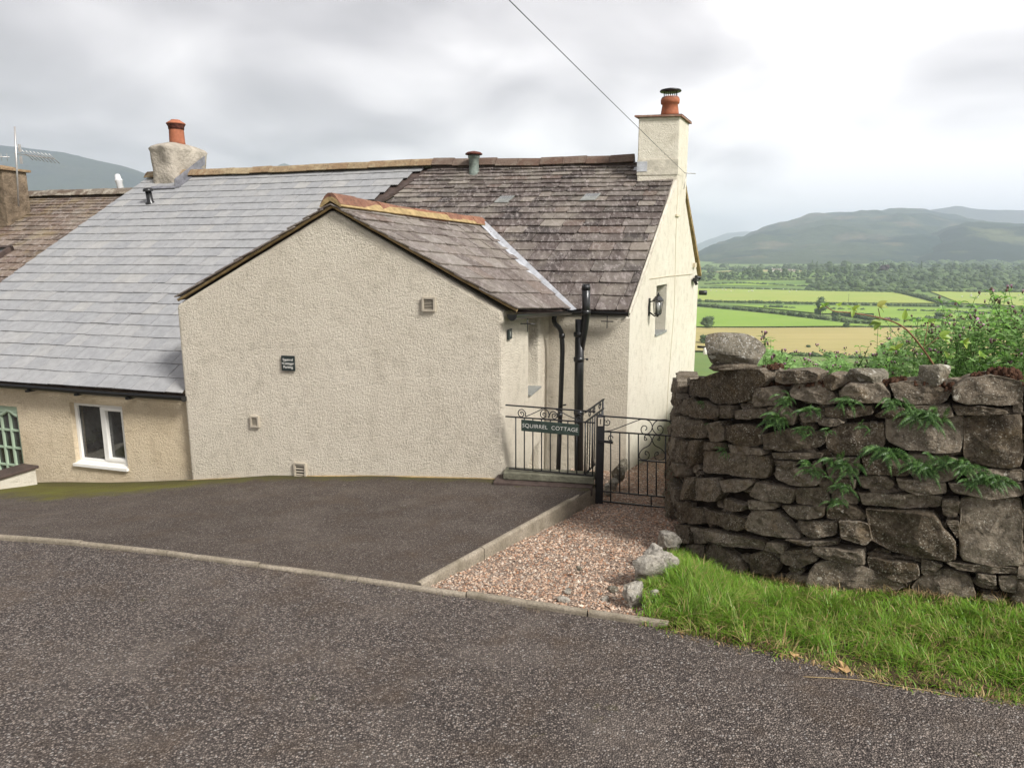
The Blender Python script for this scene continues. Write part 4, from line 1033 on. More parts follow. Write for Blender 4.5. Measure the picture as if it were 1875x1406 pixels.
# post
pp = P(1096, 918, 8.02); pt_ = P(1096, 762, 8.02)
ps = thing('gate_post', pp, 'square black iron gate post bearing a small number 1', 'post')
mb = MB(); hw = .045; mb.box(Vector((pp.x-hw, pp.y-hw, pp.z-.3)), Vector((2*hw, 0, 0)), Vector((0, 2*hw, 0)), Z*(pt_.z-pp.z+.3)); 
mb.add([Vector((pp.x-hw-.006, pp.y-hw-.006, pt_.z)), Vector((pp.x+hw+.006, pp.y-hw-.006, pt_.z)), Vector((pp.x+hw+.006, pp.y+hw+.006, pt_.z)), Vector((pp.x-hw-.006, pp.y+hw+.006, pt_.z)), Vector((pp.x, pp.y, pt_.z+.03))], [(0, 1, 4), (1, 2, 4), (2, 3, 4), (3, 0, 4), (3, 2, 1, 0)])
mb.build('shaft', M['black_metal'], ps)
X = Vector((1, 0, 0)); NY = Vector((0, -1, 0))
mb = MB(); c = Vector((pp.x-.005, pp.y-hw-.002, P(1094, 771, 8).z)); mb.box(c-X*.03-Z*.05, X*.06, NY*.006, Z*.10); mb.build('number_plate', M['tan_plastic'], ps)
text_mesh('1', .09, M['black'], ps, c+NY*.008, X, NY)
# name board on the railing
n0 = rp(240, 790); n1 = rp(578, 820); n2 = rp(240, 855); nu = (n1-n0).normalized(); nv = (n0-n2).normalized(); nn_ = nu.cross(nv)*1.0
if nn_.y > 0: nn_ = -nn_
wN = (n1-n0).length; hN = (n0-n2).length
nb = thing('name_board', n2, 'long dark green slate board lettered Squirrel Cottage fixed to the railing', 'sign')
mb = MB(); mb.box(n2+rn*.012, nu*wN, nn_*.018, nv*hN); o_ = mb.build('board', M['sign_green'], nb); bevel(o_, .003, 1)
tmid = n2+nu*wN*.5+nv*hN*.5+rn*.012+nn_*.019
text_mesh('SQUIRREL  COTTAGE', .066, M['sign_text'], nb, tmid, nu, nn_, off=-.0012, space=1.04)
# gate
gA_ = P(1104, 780, 7.98); gB_ = P(1240, 785, 7.70)
gu = Vector((gB_.x-gA_.x, gB_.y-gA_.y, 0)).normalized(); gnn = Vector((gu.y, -gu.x, 0))
def qp(x, y): u, v = z6(x, y); return on_plane(u, v, Vector((gA_.x, gA_.y, 0)), gnn)
gt = thing('gate', base(gA_, qp(710, 1270).z), 'black wrought iron garden gate with scrollwork between the post and the stone wall', 'gate')
mb = MB()
for (a, b) in (((706, 772), (1180, 808)), ((706, 862), (1180, 893)), ((706, 1212), (1180, 1256)), ((706, 1270), (1180, 1318)), ((922, 1030), (1082, 1044))):
    mb = MB(); p, q = qp(*a), qp(*b); mb.box(p-Z*.008, q-p, -gnn*.02, Z*.015); mb.build('rail', M['black_metal'], gt)
for (x, y0, y1) in ((708, 772, 1272), (1160, 800, 1316)):
    g = MB(); g.box(qp(x, y1)-gu*.012, gu*.022, -gnn*.022, Z*(qp(x, y0).z-qp(x, y1).z)); g.build('stile', M['black_metal'], gt)
for (x, y0, y1) in ((760, 865, 1276), (813, 869, 1221), (867, 873, 1226), (922, 877, 1232), (975, 1035, 1237), (1027, 1040, 1242), (1082, 888, 1247), (1125, 892, 1250), (997, 1240, 1302)):
    g = MB(); g.tube([qp(x, y0)-gnn*.01, qp(x, y1)-gnn*.01], .0075, 6); g.build('bar', M['black_metal'], gt)
sc_ = [[(742, 815), (735, 805), (745, 798), (755, 808), (748, 825), (728, 826), (720, 812), (728, 796)],
 [(715, 862), (770, 855), (850, 825), (930, 795), (960, 793), (990, 806), (1003, 835), (995, 862), (970, 880), (945, 872), (938, 850), (948, 832), (965, 832), (972, 845), (963, 857)],
 [(1130, 835), (1095, 800), (1060, 795), (1025, 805), (1004, 835), (1012, 862), (1035, 882), (1060, 874), (1067, 850), (1055, 832), (1040, 833), (1034, 846), (1044, 857)],
 [(1045, 900), (1035, 912), (1046, 915), (1048, 900), (1035, 885), (1015, 890), (1000, 920), (985, 945), (950, 965), (930, 990), (928, 1015), (945, 1028), (975, 1025), (986, 1005), (980, 985), (965, 980), (962, 995), (972, 1000)],
 [(960, 895), (972, 910), (960, 915), (957, 900), (965, 885), (990, 890), (1004, 920), (1020, 945), (1055, 965), (1076, 990), (1078, 1015), (1060, 1030), (1025, 1025), (1018, 1005), (1022, 988), (1036, 984), (1038, 997), (1028, 1002)]]
for s_ in sc_: scroll(gt, s_, qp, .0055, nn=gnn)
mb = MB(); p, q = qp(696, 915), qp(775, 925); mb.box(p-Z*.012, q-p, gnn*.03, Z*.025); mb.tube([qp(762+13*math.cos(t), 900-15*math.sin(t))+gnn*.01 for t in [i*.5 for i in range(12)]], .006, 6); mb.build('latch', M['black_metal'], gt)
# stone step under the railing
st0 = rp(135, 1110); st1 = rp(668, 1155)
stp = thing('stone_step', st0, 'mossy grey stone sleeper under the black railing', 'step')
mb = MB(); tt = rp(150, 1095).z; s0_ = base(rp(135, 1110), tt-.085)+rn*.05; s1_ = base(rp(664, 1150), tt-.085)+rn*.03; s1_.z -= .01
mb.box(s0_, s1_-s0_, -rn*.24, Z*.085); o_ = mb.build('slab', M['stone_slab'], stp); bevel(o_, .01, 2)
mb = MB(); mb.box(s0_+rn*.10-Z*.11-ru*.1, (s1_-s0_)+ru*.09, -rn*.4, Z*.105); o_ = mb.build('lower_slab', M['dark_cap'], stp); bevel(o_, .01, 2)
# retaining core below the step and railing
mb = MB(); mb.box(s0_-Z*1.6-rn*.0, (s1_-s0_)*.96, -rn*.22, Z*1.52); mb.build('retaining_core', M['stone_slab'], stp)

# ================================================================== ROCKS
def rock_mesh(name, mat, sx, sy, sz, seed, sub=4, facet=.5, amp=.16):
    bm = bmesh.new(); bmesh.ops.create_icosphere(bm, subdivisions=sub, radius=1); rnd = random.Random(seed)
    pl = []
    for _ in range(13):
        d = Vector((rnd.gauss(0, 1), rnd.gauss(0, 1), rnd.gauss(0, 1))).normalized(); pl.append((d, rnd.uniform(.66, .92)))
    for v in bm.verts:
        p = v.co.copy()
        p = p*lerp(1, .82/max(abs(p.x), abs(p.y), abs(p.z)), .55)
        for d, h in pl:
            e_ = p.dot(d)-h
            if e_ > 0: p -= d*e_*min(1, facet*1.25)
        p *= 1+amp*noise.noise(p*1.3+Vector((seed, 0, 0)))+amp*.35*noise.noise(p*4+Vector((0, seed, 0)))
        v.co = Vector((p.x*sx, p.y*sy, p.z*sz))
    me = bpy.data.meshes.new(name); bm.to_mesh(me); bm.free(); me.materials.append(mat)
    for q in me.polygons: q.use_smooth = True
    me.set_sharp_from_angle(angle=R(22))
    o = bpy.data.objects.new(name, me); COL.objects.link(o); return o
def place_rock(px, py, Y, w_px, h_px, mat, seed, label, name='rock', cat='rock', depth=.8, rot=0, grp=None, facet=.5, amp=.16, dz=0):
    c = P(px, py, Y); k = Y*1.02/FPX; o = rock_mesh(name, mat, w_px*k/2*1.1, w_px*k/2*depth, h_px*k/2*1.15, seed, facet=facet, amp=amp)
    o.location = c+Z*dz; o.rotation_euler = (0, 0, rot); tag(o, label, cat, grp); return o
pr = [(1188, 1040, 5.1, 60, 60, 'upper pale limestone rock between the gravel and the tall grass'), (1160, 1090, 4.75, 42, 60, 'lower pale limestone rock at the gravel edge above the kerb'),
      (1222, 990, 6.1, 60, 40, 'smooth pale rock leaning at the foot of the stone wall end'), (1198, 1015, 5.6, 40, 34, 'small grey rock between the pale rocks beside the wall end'), (1215, 1028, 5.2, 60, 40, 'half buried pale rock behind the grass at the wall foot'),
      (1195, 1100, 4.7, 34, 40, 'brownish small rock half hidden in grass above the kerb end')]
for i, (x, y, Y, a, b, l) in enumerate(pr): place_rock(x, y, Y, a, b, M['limestone'], 30+i, l, rot=i*.8, facet=.9, amp=.25)
for i, (x, y, Y, a, b, l, m_) in enumerate([(1132, 868, 8.9, 26, 30, 'grey stone at the top of the border beyond the gate bars', 'stone_pale'), (1122, 885, 8.7, 26, 24, 'white stone in the border beyond the gate bars', 'limestone'), (1112, 897, 8.45, 22, 22, 'rough white stone nearest the gate post behind the bars', 'limestone'), (1140, 852, 9.4, 20, 26, 'brown stone leaning on the cottage corner beyond the gate', 'stone_pale')]):
    place_rock(x, y, Y, a, b, M[m_], 50+i, l, rot=i, facet=.8)
for i, (x, y, a, b, l, m_) in enumerate([(1032, 1098, 26, 14, 'flat tan stone lying on gravel just behind the kerb', 'limestone'), (1040, 1081, 18, 9, 'small oval pale stone lying on the gravel', 'limestone'), (1122, 1077, 22, 10, 'bluish grey stone lying on gravel near the limestone rocks', 'stone_pale'), (1107, 1097, 18, 12, 'small white stone on gravel between the kerb and rocks', 'limestone'), (1060, 1040, 12, 8, 'small brown pebble on the middle of the gravel', 'stone_pale')]):
    q = on_level(x, y, -.32); place_rock(x, y, q.y, a, b, M[m_], 70+i, l, name='loose_stone', cat='stone', rot=i*1.3, facet=.7)

# ================================================================== DRY STONE WALL
W = [P(1222, 890, 8.3), P(1224, 965, 7.3), P(1240, 1012, 6.55), P(1285, 1045, 6.05), P(1335, 1065, 5.72), P(1480, 1085, 5.2), P(1700, 1107, 4.78), P(1875, 1120, 4.5)]
W.append(W[-1]+Vector((1.6, -.42, .02))); W.append(W[-1]+Vector((4.5, -1.2, .07)))
W2 = [Vector((p.x, p.y, 0)) for p in W]
acc = [0]
for a, b in zip(W2, W2[1:]): acc.append(acc[-1]+(b-a).length)
def wat(s):
    s = max(0, min(acc[-1]-1e-4, s))
    for i in range(len(W2)-1):
        if s <= acc[i+1]: break
    t = (s-acc[i])/(acc[i+1]-acc[i]); d = (W2[i+1]-W2[i]).normalized(); n1_ = Vector((d.y, -d.x, 0))
    # blended normal for a rounded end
    def nm(k):
        k = max(0, min(len(W2)-2, k)); q = (W2[k+1]-W2[k]).normalized(); return Vector((q.y, -q.x, 0))
    n_ = (nm(i-1)+nm(i)).lerp(nm(i)+nm(i+1), t).normalized()
    return W2[i].lerp(W2[i+1], t), n_, W[i].z+(W[i+1].z-W[i].z)*t
def wmap(s, z, d): p, n_, _ = wat(s); return Vector((p.x, p.y, z))+n_*(d-(z+.3)*.04)
def wray(u, v):                                    # photo direction -> (distance along wall, height)
    d = ray(u, v); dx, dy = d.x, d.y; best = None
    for i in range(len(W2)-1):
        a, b = W2[i], W2[i+1]; e_ = b-a; det = dx*(-e_.y)+dy*e_.x
        if abs(det) < 1e-9: continue
        t = (a.x*(-e_.y)+a.y*e_.x)/det; s = (dx*a.y-dy*a.x)/det
        if t > 0 and -.001 <= s <= 1.001:
            if best is None or t < best[0]: best = (t, acc[i]+s*e_.length)
    if best is None:                               # left of the turned end
        i = 1; best = ((W2[1].y)/d.y, acc[1]-.15)
    return best[1], EYE.z+best[0]*d.z
def c8(x, y): return 1200+x/2.604, 580+y/2.604
stones = """125,300 180,295 250,270 420,250 500,250 528,300 520,330 450,350 440,400 400,418 240,412 215,385 125,375
565,265 700,262 760,285 750,315 600,322 560,310
460,350 560,335 600,370 570,425 460,430 450,410
620,360 660,315 740,320 830,370 870,415 800,425 640,395
875,360 920,320 1060,325 1110,370 1100,420 960,410 880,400
1110,325 1250,320 1410,365 1390,410 1360,428 1200,420 1130,390
1420,345 1500,300 1620,290 1758,320 1758,420 1660,425 1500,418 1415,405
97,395 140,390 145,430 125,465 98,455
145,400 220,410 290,440 290,485 160,480 130,450
298,425 350,430 355,480 310,482
360,450 510,440 515,485 370,490
520,440 610,430 660,465 650,520 540,505
665,470 780,450 800,500 690,510
800,440 1020,430 1030,470 900,490 800,480
1040,480 1100,440 1180,440 1200,480 1060,490
1210,435 1400,430 1420,480 1240,490
1420,430 1560,432 1680,455 1690,470 1440,475
1720,425 1758,420 1758,465 1720,465
95,480 125,478 130,560 100,575
120,490 205,495 235,560 230,578 130,572
230,520 300,500 322,540 318,590 260,595
325,520 400,515 490,535 500,610 420,620 330,590
500,560 640,540 800,555 800,600 760,630 600,645 510,635
760,495 860,490 895,510 850,525 770,520
805,560 880,520 1080,520 1090,600 1060,660 900,665 805,640
1090,500 1475,480 1478,560 1450,655 1370,655 1200,640 1095,600
1482,490 1758,475 1758,720 1600,725 1475,680
85,590 130,585 125,700 90,690
125,590 205,590 180,690 130,720
205,640 360,655 540,665 540,740 520,775 330,755 200,740
200,600 300,600 300,630 210,635
330,610 500,630 520,660 340,650
545,650 790,655 780,680 560,680
575,690 680,695 660,715 590,712
560,715 700,730 780,690 800,760 760,810 640,805 560,770
800,680 960,680 960,760 830,770
970,665 1060,665 1200,700 1210,760 1000,755
1200,660 1460,690 1440,780 1260,800 1210,760
960,770 1090,765 1137,800 1110,828 990,822
780,770 950,780 940,830 830,840 780,810
1150,770 1380,800 1390,840 1250,850 1170,820
1480,735 1758,740 1758,790 1600,800 1500,790
1400,800 1750,800 1758,860 1600,870 1420,840
130,765 180,770 175,865 135,870
95,700 130,700 128,760 92,758
185,770 270,775 310,830 285,880 200,875 180,830
290,780 450,780 460,800 420,830 320,840
470,793 665,825 640,893 450,865 440,850
665,825 800,815 825,880 800,905 665,895
315,870 420,900 400,930 310,920
440,875 570,890 570,915 450,915
835,845 960,845 955,900 840,890
960,845 1200,850 1370,860 1360,915 1200,920 980,900
1370,880 1450,880 1440,955 1370,945
1465,875 1758,880 1758,1195 1600,1190 1450,1150 1450,1000
95,880 150,890 155,980 115,985
155,910 220,920 225,985 160,990
230,920 420,960 425,1010 380,1020 240,985
445,935 500,920 570,935 690,1045 680,1068 440,1020 430,1000
590,905 800,910 795,960 650,965
810,910 900,900 1000,950 990,975 815,965
670,980 860,985 860,1040 740,1055 700,1030
875,975 1010,990 1030,1060 1000,1085 890,1050
1000,920 1330,940 1430,1080 1430,1160 1300,1155 1150,1125 1030,1070
1390,985 1445,985 1440,1060
110,990 165,1000 170,1080 120,1070
170,1000 250,1030 240,1080 180,1080
255,1005 520,1070 515,1110 300,1075 260,1060
150,1085 220,1088 215,1160 160,1160
250,1080 300,1085 400,1160 430,1220 300,1215 235,1130
535,1075 610,1085 615,1130 520,1110
620,1060 870,1070 865,1088 690,1085
440,1140 520,1115 590,1180 560,1230 450,1220
600,1120 740,1110 770,1160 680,1200 600,1170
750,1095 990,1115 1000,1175 840,1160 760,1125
1010,1150 1250,1180 1260,1240 1180,1265 1020,1210
1270,1155 1370,1190 1300,1240 1270,1225
1380,1170 1758,1200 1758,1228 1450,1208
620,1230 720,1240 720,1290 640,1290
760,1170 850,1155 1010,1200 1180,1265 1210,1290 1000,1330 800,1310 720,1270
1220,1290 1290,1235 1400,1210 1500,1250 1530,1330 1420,1345 1250,1320
1540,1225 1620,1235 1620,1280 1540,1265
1640,1240 1758,1235 1758,1320 1650,1300
1560,1330 1660,1340 1670,1400 1570,1400
440,1235 600,1240 600,1310 450,1300
240,1230 420,1235 425,1320 250,1320
870,1330 1100,1340 1090,1400 880,1400
1240,1350 1480,1355 1470,1420 1250,1420"""
rndw = random.Random(21)
def chop(poly, n=26):                              # even resample, soften corners
    L_ = [0]; m = len(poly)
    for i in range(m): L_.append(L_[-1]+math.dist(poly[i], poly[(i+1) % m]))
    out = []
    for k in range(n):
        d = L_[-1]*k/n
        for i in range(m):
            if d <= L_[i+1]: break
        t = (d-L_[i])/(L_[i+1]-L_[i]); a, b = poly[i], poly[(i+1) % m]; out.append([lerp(a[0], b[0], t), lerp(a[1], b[1], t)])
    out = [[(out[i-1][j]+out[i][j]*7+out[(i+1) % n][j])/9 for j in (0, 1)] for i in range(n)]
    return out
def stone_block(mb, poly, proud=.0, back=.22, mi=0, rough=1.0):
    """poly in wall coordinates (s, z); a faceted block with rounded arrises"""
    n = 40; cx = sum(p[0] for p in poly)/len(poly); cy = sum(p[1] for p in poly)/len(poly)
    o = chop(poly, n); size = math.sqrt(abs(sum(poly[i][0]*poly[(i+1) % len(poly)][1]-poly[(i+1) % len(poly)][0]*poly[i][1] for i in range(len(poly)))/2))
    sd = rndw.uniform(0, 99)
    for p in o:
        v_ = Vector((p[0]*9, p[1]*9, sd)); e_ = min(.012, size*.045)
        p[0] += e_*(noise.noise(v_)+.6*noise.noise(v_*3)); p[1] += e_*(noise.noise(v_+Vector((7, 3, 1)))+.6*noise.noise(v_*3+Vector((7, 3, 1))))
        L_ = math.hypot(p[0]-cx, p[1]-cy)+1e-6; g_ = 1+.006/L_; p[0] = cx+(p[0]-cx)*g_; p[1] = cy+(p[1]-cy)*g_
    planes = []
    for _ in range(rndw.randint(3, 6)):
        th = rndw.uniform(0, 6.28); sl = rndw.uniform(.12, .8); planes.append((math.cos(th)*sl, math.sin(th)*sl, rndw.uniform(.5, 1.0)*min(.06, size*.22)))
    H = min(.05, size*.22)*rndw.uniform(.7, 1.2)
    tx, ty = rndw.uniform(-.12, .12), rndw.uniform(-.25, .12)
    rings = [(1.0, -back, 0), (1.0, -.04, 0), (1.0, -.012, .12), (.985, 0, .62), (.955, .0, .95), (.9, 0, 1), (.82, 0, 1), (.72, 0, 1), (.62, 0, 1), (.5, 0, 1), (.38, 0, 1), (.25, 0, 1), (.12, 0, 1)]
    vs = []
    for f, d0, w_ in rings:
        for p in o:
            x, y = (p[0]-cx)*f, (p[1]-cy)*f
            h = H
            for a, b, c_ in planes: h = min(h, c_+a*x+b*y)
            h = max(h, .0)
            q_ = Vector(((cx+x), (cy+y)*1.5, sd*.1))
            cr_ = noise.noise(q_*7); stp_ = (math.floor(cr_*4)/4+.25*min(1, (cr_*4-math.floor(cr_*4))*4))   # flaked ledges
            nz = .020*stp_+.008*noise.noise(q_*17)+.005*noise.noise(q_*42)
            dd = d0+proud+w_*(h*.85+nz*rough+tx*x+ty*y)
            vs.append(wmap(cx+x, cy+y, dd))
    fs = []; R_ = len(rings)
    for i in range(R_-1):
        for j in range(n):
            j2 = (j+1) % n; fs.append((i*n+j, i*n+j2, (i+1)*n+j2, (i+1)*n+j))
    fs.append(tuple((R_-1)*n+j for j in range(n)))
    fs.append(tuple(range(n-1, -1, -1)))
    # orientation: make outward
    v0, v1, v2 = vs[4*n], vs[4*n+1], vs[5*n]
    if (v1-v0).cross(v2-v0).dot(wat(cx)[1]) < 0: fs = [f[::-1] for f in fs]
    mb.add(vs, fs, mi, True)
mbw = MB(); tops = []
for line in stones.split('\n'):
    px = [tuple(map(float, q.split(','))) for q in line.split()]
    pw = [wray(*c8(*q)) for q in px]
    if max(q[0] for q in px) <= 260: pw = [(s+(.06 if s < acc[1]+.1 else 0), z) for s, z in pw]
    stone_block(mbw, pw, rndw.uniform(-.02, .03))
# stones beyond the right edge of the picture, and round the gateway end
def random_courses(s0, s1, zlo, zhi):
    z = zlo
    while z < zhi-.04:
        h = min(rndw.uniform(.07, .26), zhi-z+.02); s = s0
        while s < s1:
            w_ = rndw.uniform(.14, .5)*(.6+h*2); g_ = .008; j = lambda: rndw.uniform(-.02, .02)
            stone_block(mbw, [(s+g_, z+g_+j()*.3), (s+w_*.5, z+g_+j()*.3), (s+w_-g_, z+g_), (s+w_-g_+j(), z+h-g_), (s+w_*.5, z+h-g_+j()*.7), (s+g_+j(), z+h-g_)], rndw.uniform(-.02, .02)); s += w_
        z += h
sR = wray(1878, 900)[0]
random_courses(sR+.01, acc[-1]-.1, -.35, 1.42)
random_courses(.0, acc[1]-.02, -.9, .80)
n_main = len(mbw.f)
# small packing stones set back between the big ones
for _ in range(330):
    s = rndw.uniform(acc[1]-.1, sR); p, n_, zb_ = wat(s); z = rndw.uniform(zb_-.05, 1.28); a = rndw.uniform(.03, .11); b = rndw.uniform(.012, .045)
    ph = rndw.uniform(-.2, .2)
    if z > 1.0+(s-acc[2])*.055: continue
    stone_block(mbw, [(s+a*math.cos(t), z+b*math.sin(t)+ph*a*math.cos(t)) for t in (0, 1.0, 2.2, 3.1, 4.2, 5.3)], -.045-rndw.uniform(0, .03), .12)
sw = thing('stone_wall', W[2], 'old dry stone wall of dark slabs with ferns in its joints beside the gate', 'wall')
fso = mbw.build('facing_stones', M['stone'], sw); fso.data.set_sharp_from_angle(angle=R(28))
mb = MB(); N_ = 60; vs = []
for i in range(N_+1):
    s = .02+(acc[-1]-.05)*i/N_; p, n_, zb_ = wat(s); zt = .90+max(0, (s-acc[2]))*.12 if s > acc[1] else .76
    zt = min(zt, 1.30)
    vs += [wmap(s, zb_-.4, -.10), wmap(s, zt, -.085), wmap(s, zt, -.10)-n_*.38, wmap(s, zb_-.6, -.10)-n_*.5]
fs = [(i*4+j, i*4+(j+1) % 4, i*4+4+(j+1) % 4, i*4+4+j) for i in range(N_) for j in range(4)]+[(3, 2, 1, 0), tuple(N_*4+j for j in range(4))]
mb.add(vs, fs); mb.build('core', M['core'], sw)
# coping stones lying on top (each one could be lifted off)
cop = [((800, 262, 935, 350), 6.0, 'dark wedge shaped coping stone left of the pointed grey one'), ((920, 240, 1110, 325), 5.1, 'pointed grey coping stone with a pale top on the wall'), ((1255, 215, 1402, 335), 4.95, 'tall angular coping stone standing on the wall near its right part'), ((1375, 290, 1490, 342), 4.95, 'thin flat coping stone wedged beside the tall angular one')]
for i, ((x0, y0, x1, y1), Y, l) in enumerate(cop):
    u, v = c8((x0+x1)/2, (y0+y1)/2); s, z = wray(u, v); p = wmap(s, z, -.12); o_ = place_rock(u, v, p.y, (x1-x0)/2.604, (y1-y0)/2.604, M['stone_pale' if i in (1, 2) else 'stone'], 91+i*3, l, 'coping_stone', 'coping stone', .9, .3*i, 'loose coping stones on the dry stone wall', facet=1.0, amp=.1)
u, v = c8(370, 160); s, z = wray(u, v); p = wmap(s, z, -.14)
place_rock(u, v, p.y, 114, 62, M['boulder_stone'], 12, 'rounded lichen spotted boulder on top of the wall end', 'boulder', 'boulder', .62, -.2, facet=.6, amp=.07)
u, v = c8(370, 232); p2 = P(u, v, p.y)
o_ = place_rock(u, v, p.y, 88, 17, M['stone'], 17, 'thin brown stone wedged under the lichen spotted boulder', 'flat_stone', 'stone', .62, -.35, facet=.6); o_.rotation_euler = (0, R(-10), -.35)
# moss cushions along the top
mb = MB()
for i in range(620):
    if i < 330: x, y = rndw.choice([(510, 240), (480, 330), (760, 330), (800, 350), (1150, 315), (1230, 322), (1400, 350), (1560, 290), (1640, 270), (1700, 275), (1740, 290), (1690, 262)])
    else: x, y = rndw.uniform(440, 1758), 322
    u, v = c8(x+rndw.gauss(0, 22), y+rndw.gauss(0, 5)); s, z = wray(u, v); c = wmap(s, z-.005, -.03-rndw.random()*.14); r_ = rndw.uniform(.007, .021)
    m0 = len(mb.v); a_ = [Vector((math.cos(k*1.047), math.sin(k*1.047), 0)) for k in range(6)]
    mb.add([c+q*r_*rndw.uniform(.8, 1.3)-Z*.02 for q in a_]+[c+q*r_*.7*rndw.uniform(.7, 1.3)+Z*r_*.5 for q in a_]+[c+Z*r_*.8], [(k, (k+1) % 6, 6+(k+1) % 6, 6+k) for k in range(6)]+[(6+k, 6+(k+1) % 6, 12) for k in range(6)], 0, True)
mo = mb.build('moss', M['moss'], sw); mo['kind'] = 'stuff'

# ================================================================== FERNS
def fern(name, s, z, size, nfr, seed, label):
    rnd = random.Random(seed); o = wmap(s, z, .03); _, n_, _ = wat(s); tng = n_.cross(Z)
    mb = MB()
    nfr = int(nfr*1.7)
    for k in range(nfr):
        a = -2.3+4.6*(k+.5)/nfr+rnd.uniform(-.35, .35); L_ = size*rnd.uniform(.3, .95)
        d0 = (tng*math.sin(a)+Z*(math.cos(a)*.75+.1)+n_*rnd.uniform(.3, .9)).normalized()
        pts = []; p = o+tng*rnd.gauss(0, size*.22)+Z*rnd.gauss(0, size*.10); d = d0.copy(); N_ = 12
        for i in range(N_+1):
            pts.append(p.copy()); p = p+d*(L_/N_); d = (d-Z*rnd.choice((.08, .13, .2))+tng*rnd.gauss(0, .03)).normalized()
        for i in range(1, N_+1):
            f = i/N_; w_ = size*.075*math.sin(math.pi*min(1, f*.85+.12))**.8*(1.15-f*.55)
            dr = (pts[i]-pts[i-1]).normalized(); sd_ = dr.cross(n_+Z*.6).normalized(); up_ = sd_.cross(dr).normalized()
            for sg in (-1, 1):
                a0 = pts[i-1].lerp(pts[i], .1); a1 = pts[i-1].lerp(pts[i], .9); tip = pts[i]+sd_*sg*w_+dr*w_*.35-up_*w_*.25
                mb.add([a0, a1, tip+dr*w_*.05, tip-dr*L_/N_*.45], [(0, 1, 2, 3)], 0)
    m_ = mb.build(name, M['fern']); m_.location = (0, 0, 0)
    me = m_.data; me.transform(Matrix.Translation(-o)); m_.location = o
    tag(m_, label, 'fern', 'ferns rooted in the joints of the stone wall'); return m_
fs_ = [(215, 410, .13, 8, 'small fern under the big coping stone at the left end of the wall'), (258, 515, .09, 5, 'tiny fern on the left end of the wall above the mossy ledge'), (330, 640, .14, 9, 'lone fern low on the left part of the wall'),
 (610, 395, .19, 12, 'bright fern high on the wall under the second coping stones'), (572, 490, .26, 15, 'broad fern cluster on the upper left of the wall'), (740, 445, .20, 12, 'upright fern right of the broad upper left cluster'), (700, 545, .17, 9, 'drooping fern below the upright one in the upper wall'), (918, 415, .20, 10, 'fern below the pointed grey coping stone'), (990, 525, .13, 5, 'sparse fern with three fronds in the middle of the wall'),
 (1140, 415, .22, 12, 'curling fern under the long slanting coping in the upper wall'), (1290, 475, .30, 20, 'largest fern high on the right part of the wall'), (745, 730, .20, 11, 'leftmost fern of the low middle row'), (890, 695, .26, 18, 'dense fern above the hanging one in the middle of the wall'), (905, 810, .19, 12, 'hanging fern in the middle of the wall'), (880, 885, .17, 10, 'lowest fern of the wall, below the hanging one'),
 (1110, 650, .30, 20, 'big dark fern in the centre of the wall joints'), (1270, 715, .27, 18, 'spreading fern right of the big dark one'), (1475, 715, .26, 16, 'tall feathery fern beside the big square slab'), (1615, 775, .24, 16, 'rightmost fern below the big square slab'), (1520, 790, .20, 12, 'fern between the feathery and the rightmost ferns'), (1370, 690, .22, 12, 'dark fern above the spreading one near the crack'), (820, 540, .12, 6, 'small fern right of the drooping one')]
for i, (x, y, sz, n_, l) in enumerate(fs_):
    s, z = wray(*c8(x, y)); fern('fern', s, z, sz*.8, n_, 100+i, l)

# ================================================================== GRASS VERGE
vw = [P(1180, 1075, 4.95), P(1215, 1030, 5.35), P(1262, 1040, 5.9)]+[Vector((p.x, p.y, p.z)) for p in W[4:]]
vf_ = verge_edge[:]; vf_[0] = on_road(1175, 1138)
def along(pts, t):
    ls = [0]
    for a, b in zip(pts, pts[1:]): ls.append(ls[-1]+(b-a).length)
    d = t*ls[-1]
    for i in range(len(pts)-1):
        if d <= ls[i+1]+1e-9: return pts[i].lerp(pts[i+1], (d-ls[i])/(ls[i+1]-ls[i]))
    return pts[-1].copy()
vfr = [on_road(1200, 1144), on_road(1230, 1151)]+verge_edge[1:7]+[verge_edge[7]]
vbk = [P(1205, 1070, 5.05), P(1222, 1035, 5.6), P(1242, 1018, 6.3), W[3]+Vector((.06, .12, 0)), W[4]+Vector((0, .12, 0)), W[5]+Vector((0, .1, 0)), W[6]+Vector((0, .1, 0)), W[7]+Vector((0, .1, 0)), W[8]+Vector((0, .1, 0))]
def vp_(a, b):
    f, k = along(vfr, a), along(vbk, a); p = f.lerp(k, b); p.z += .05*math.sin(math.pi*min(1, b*1.0))+.03*b+.02*noise.noise(p*3)+.006; return p
mb = MB(); NA, NB = 70, 14
mb.v = [tuple(vp_(i/NA, j/NB)) for i in range(NA+1) for j in range(NB+1)]
for i in range(NA):
    for j in range(NB): a = i*(NB+1)+j; mb.f.append((a, a+NB+1, a+NB+2, a+1)); mb.m.append(0); mb.sm.append(True)
struct(mb.build('verge', M['soil']))
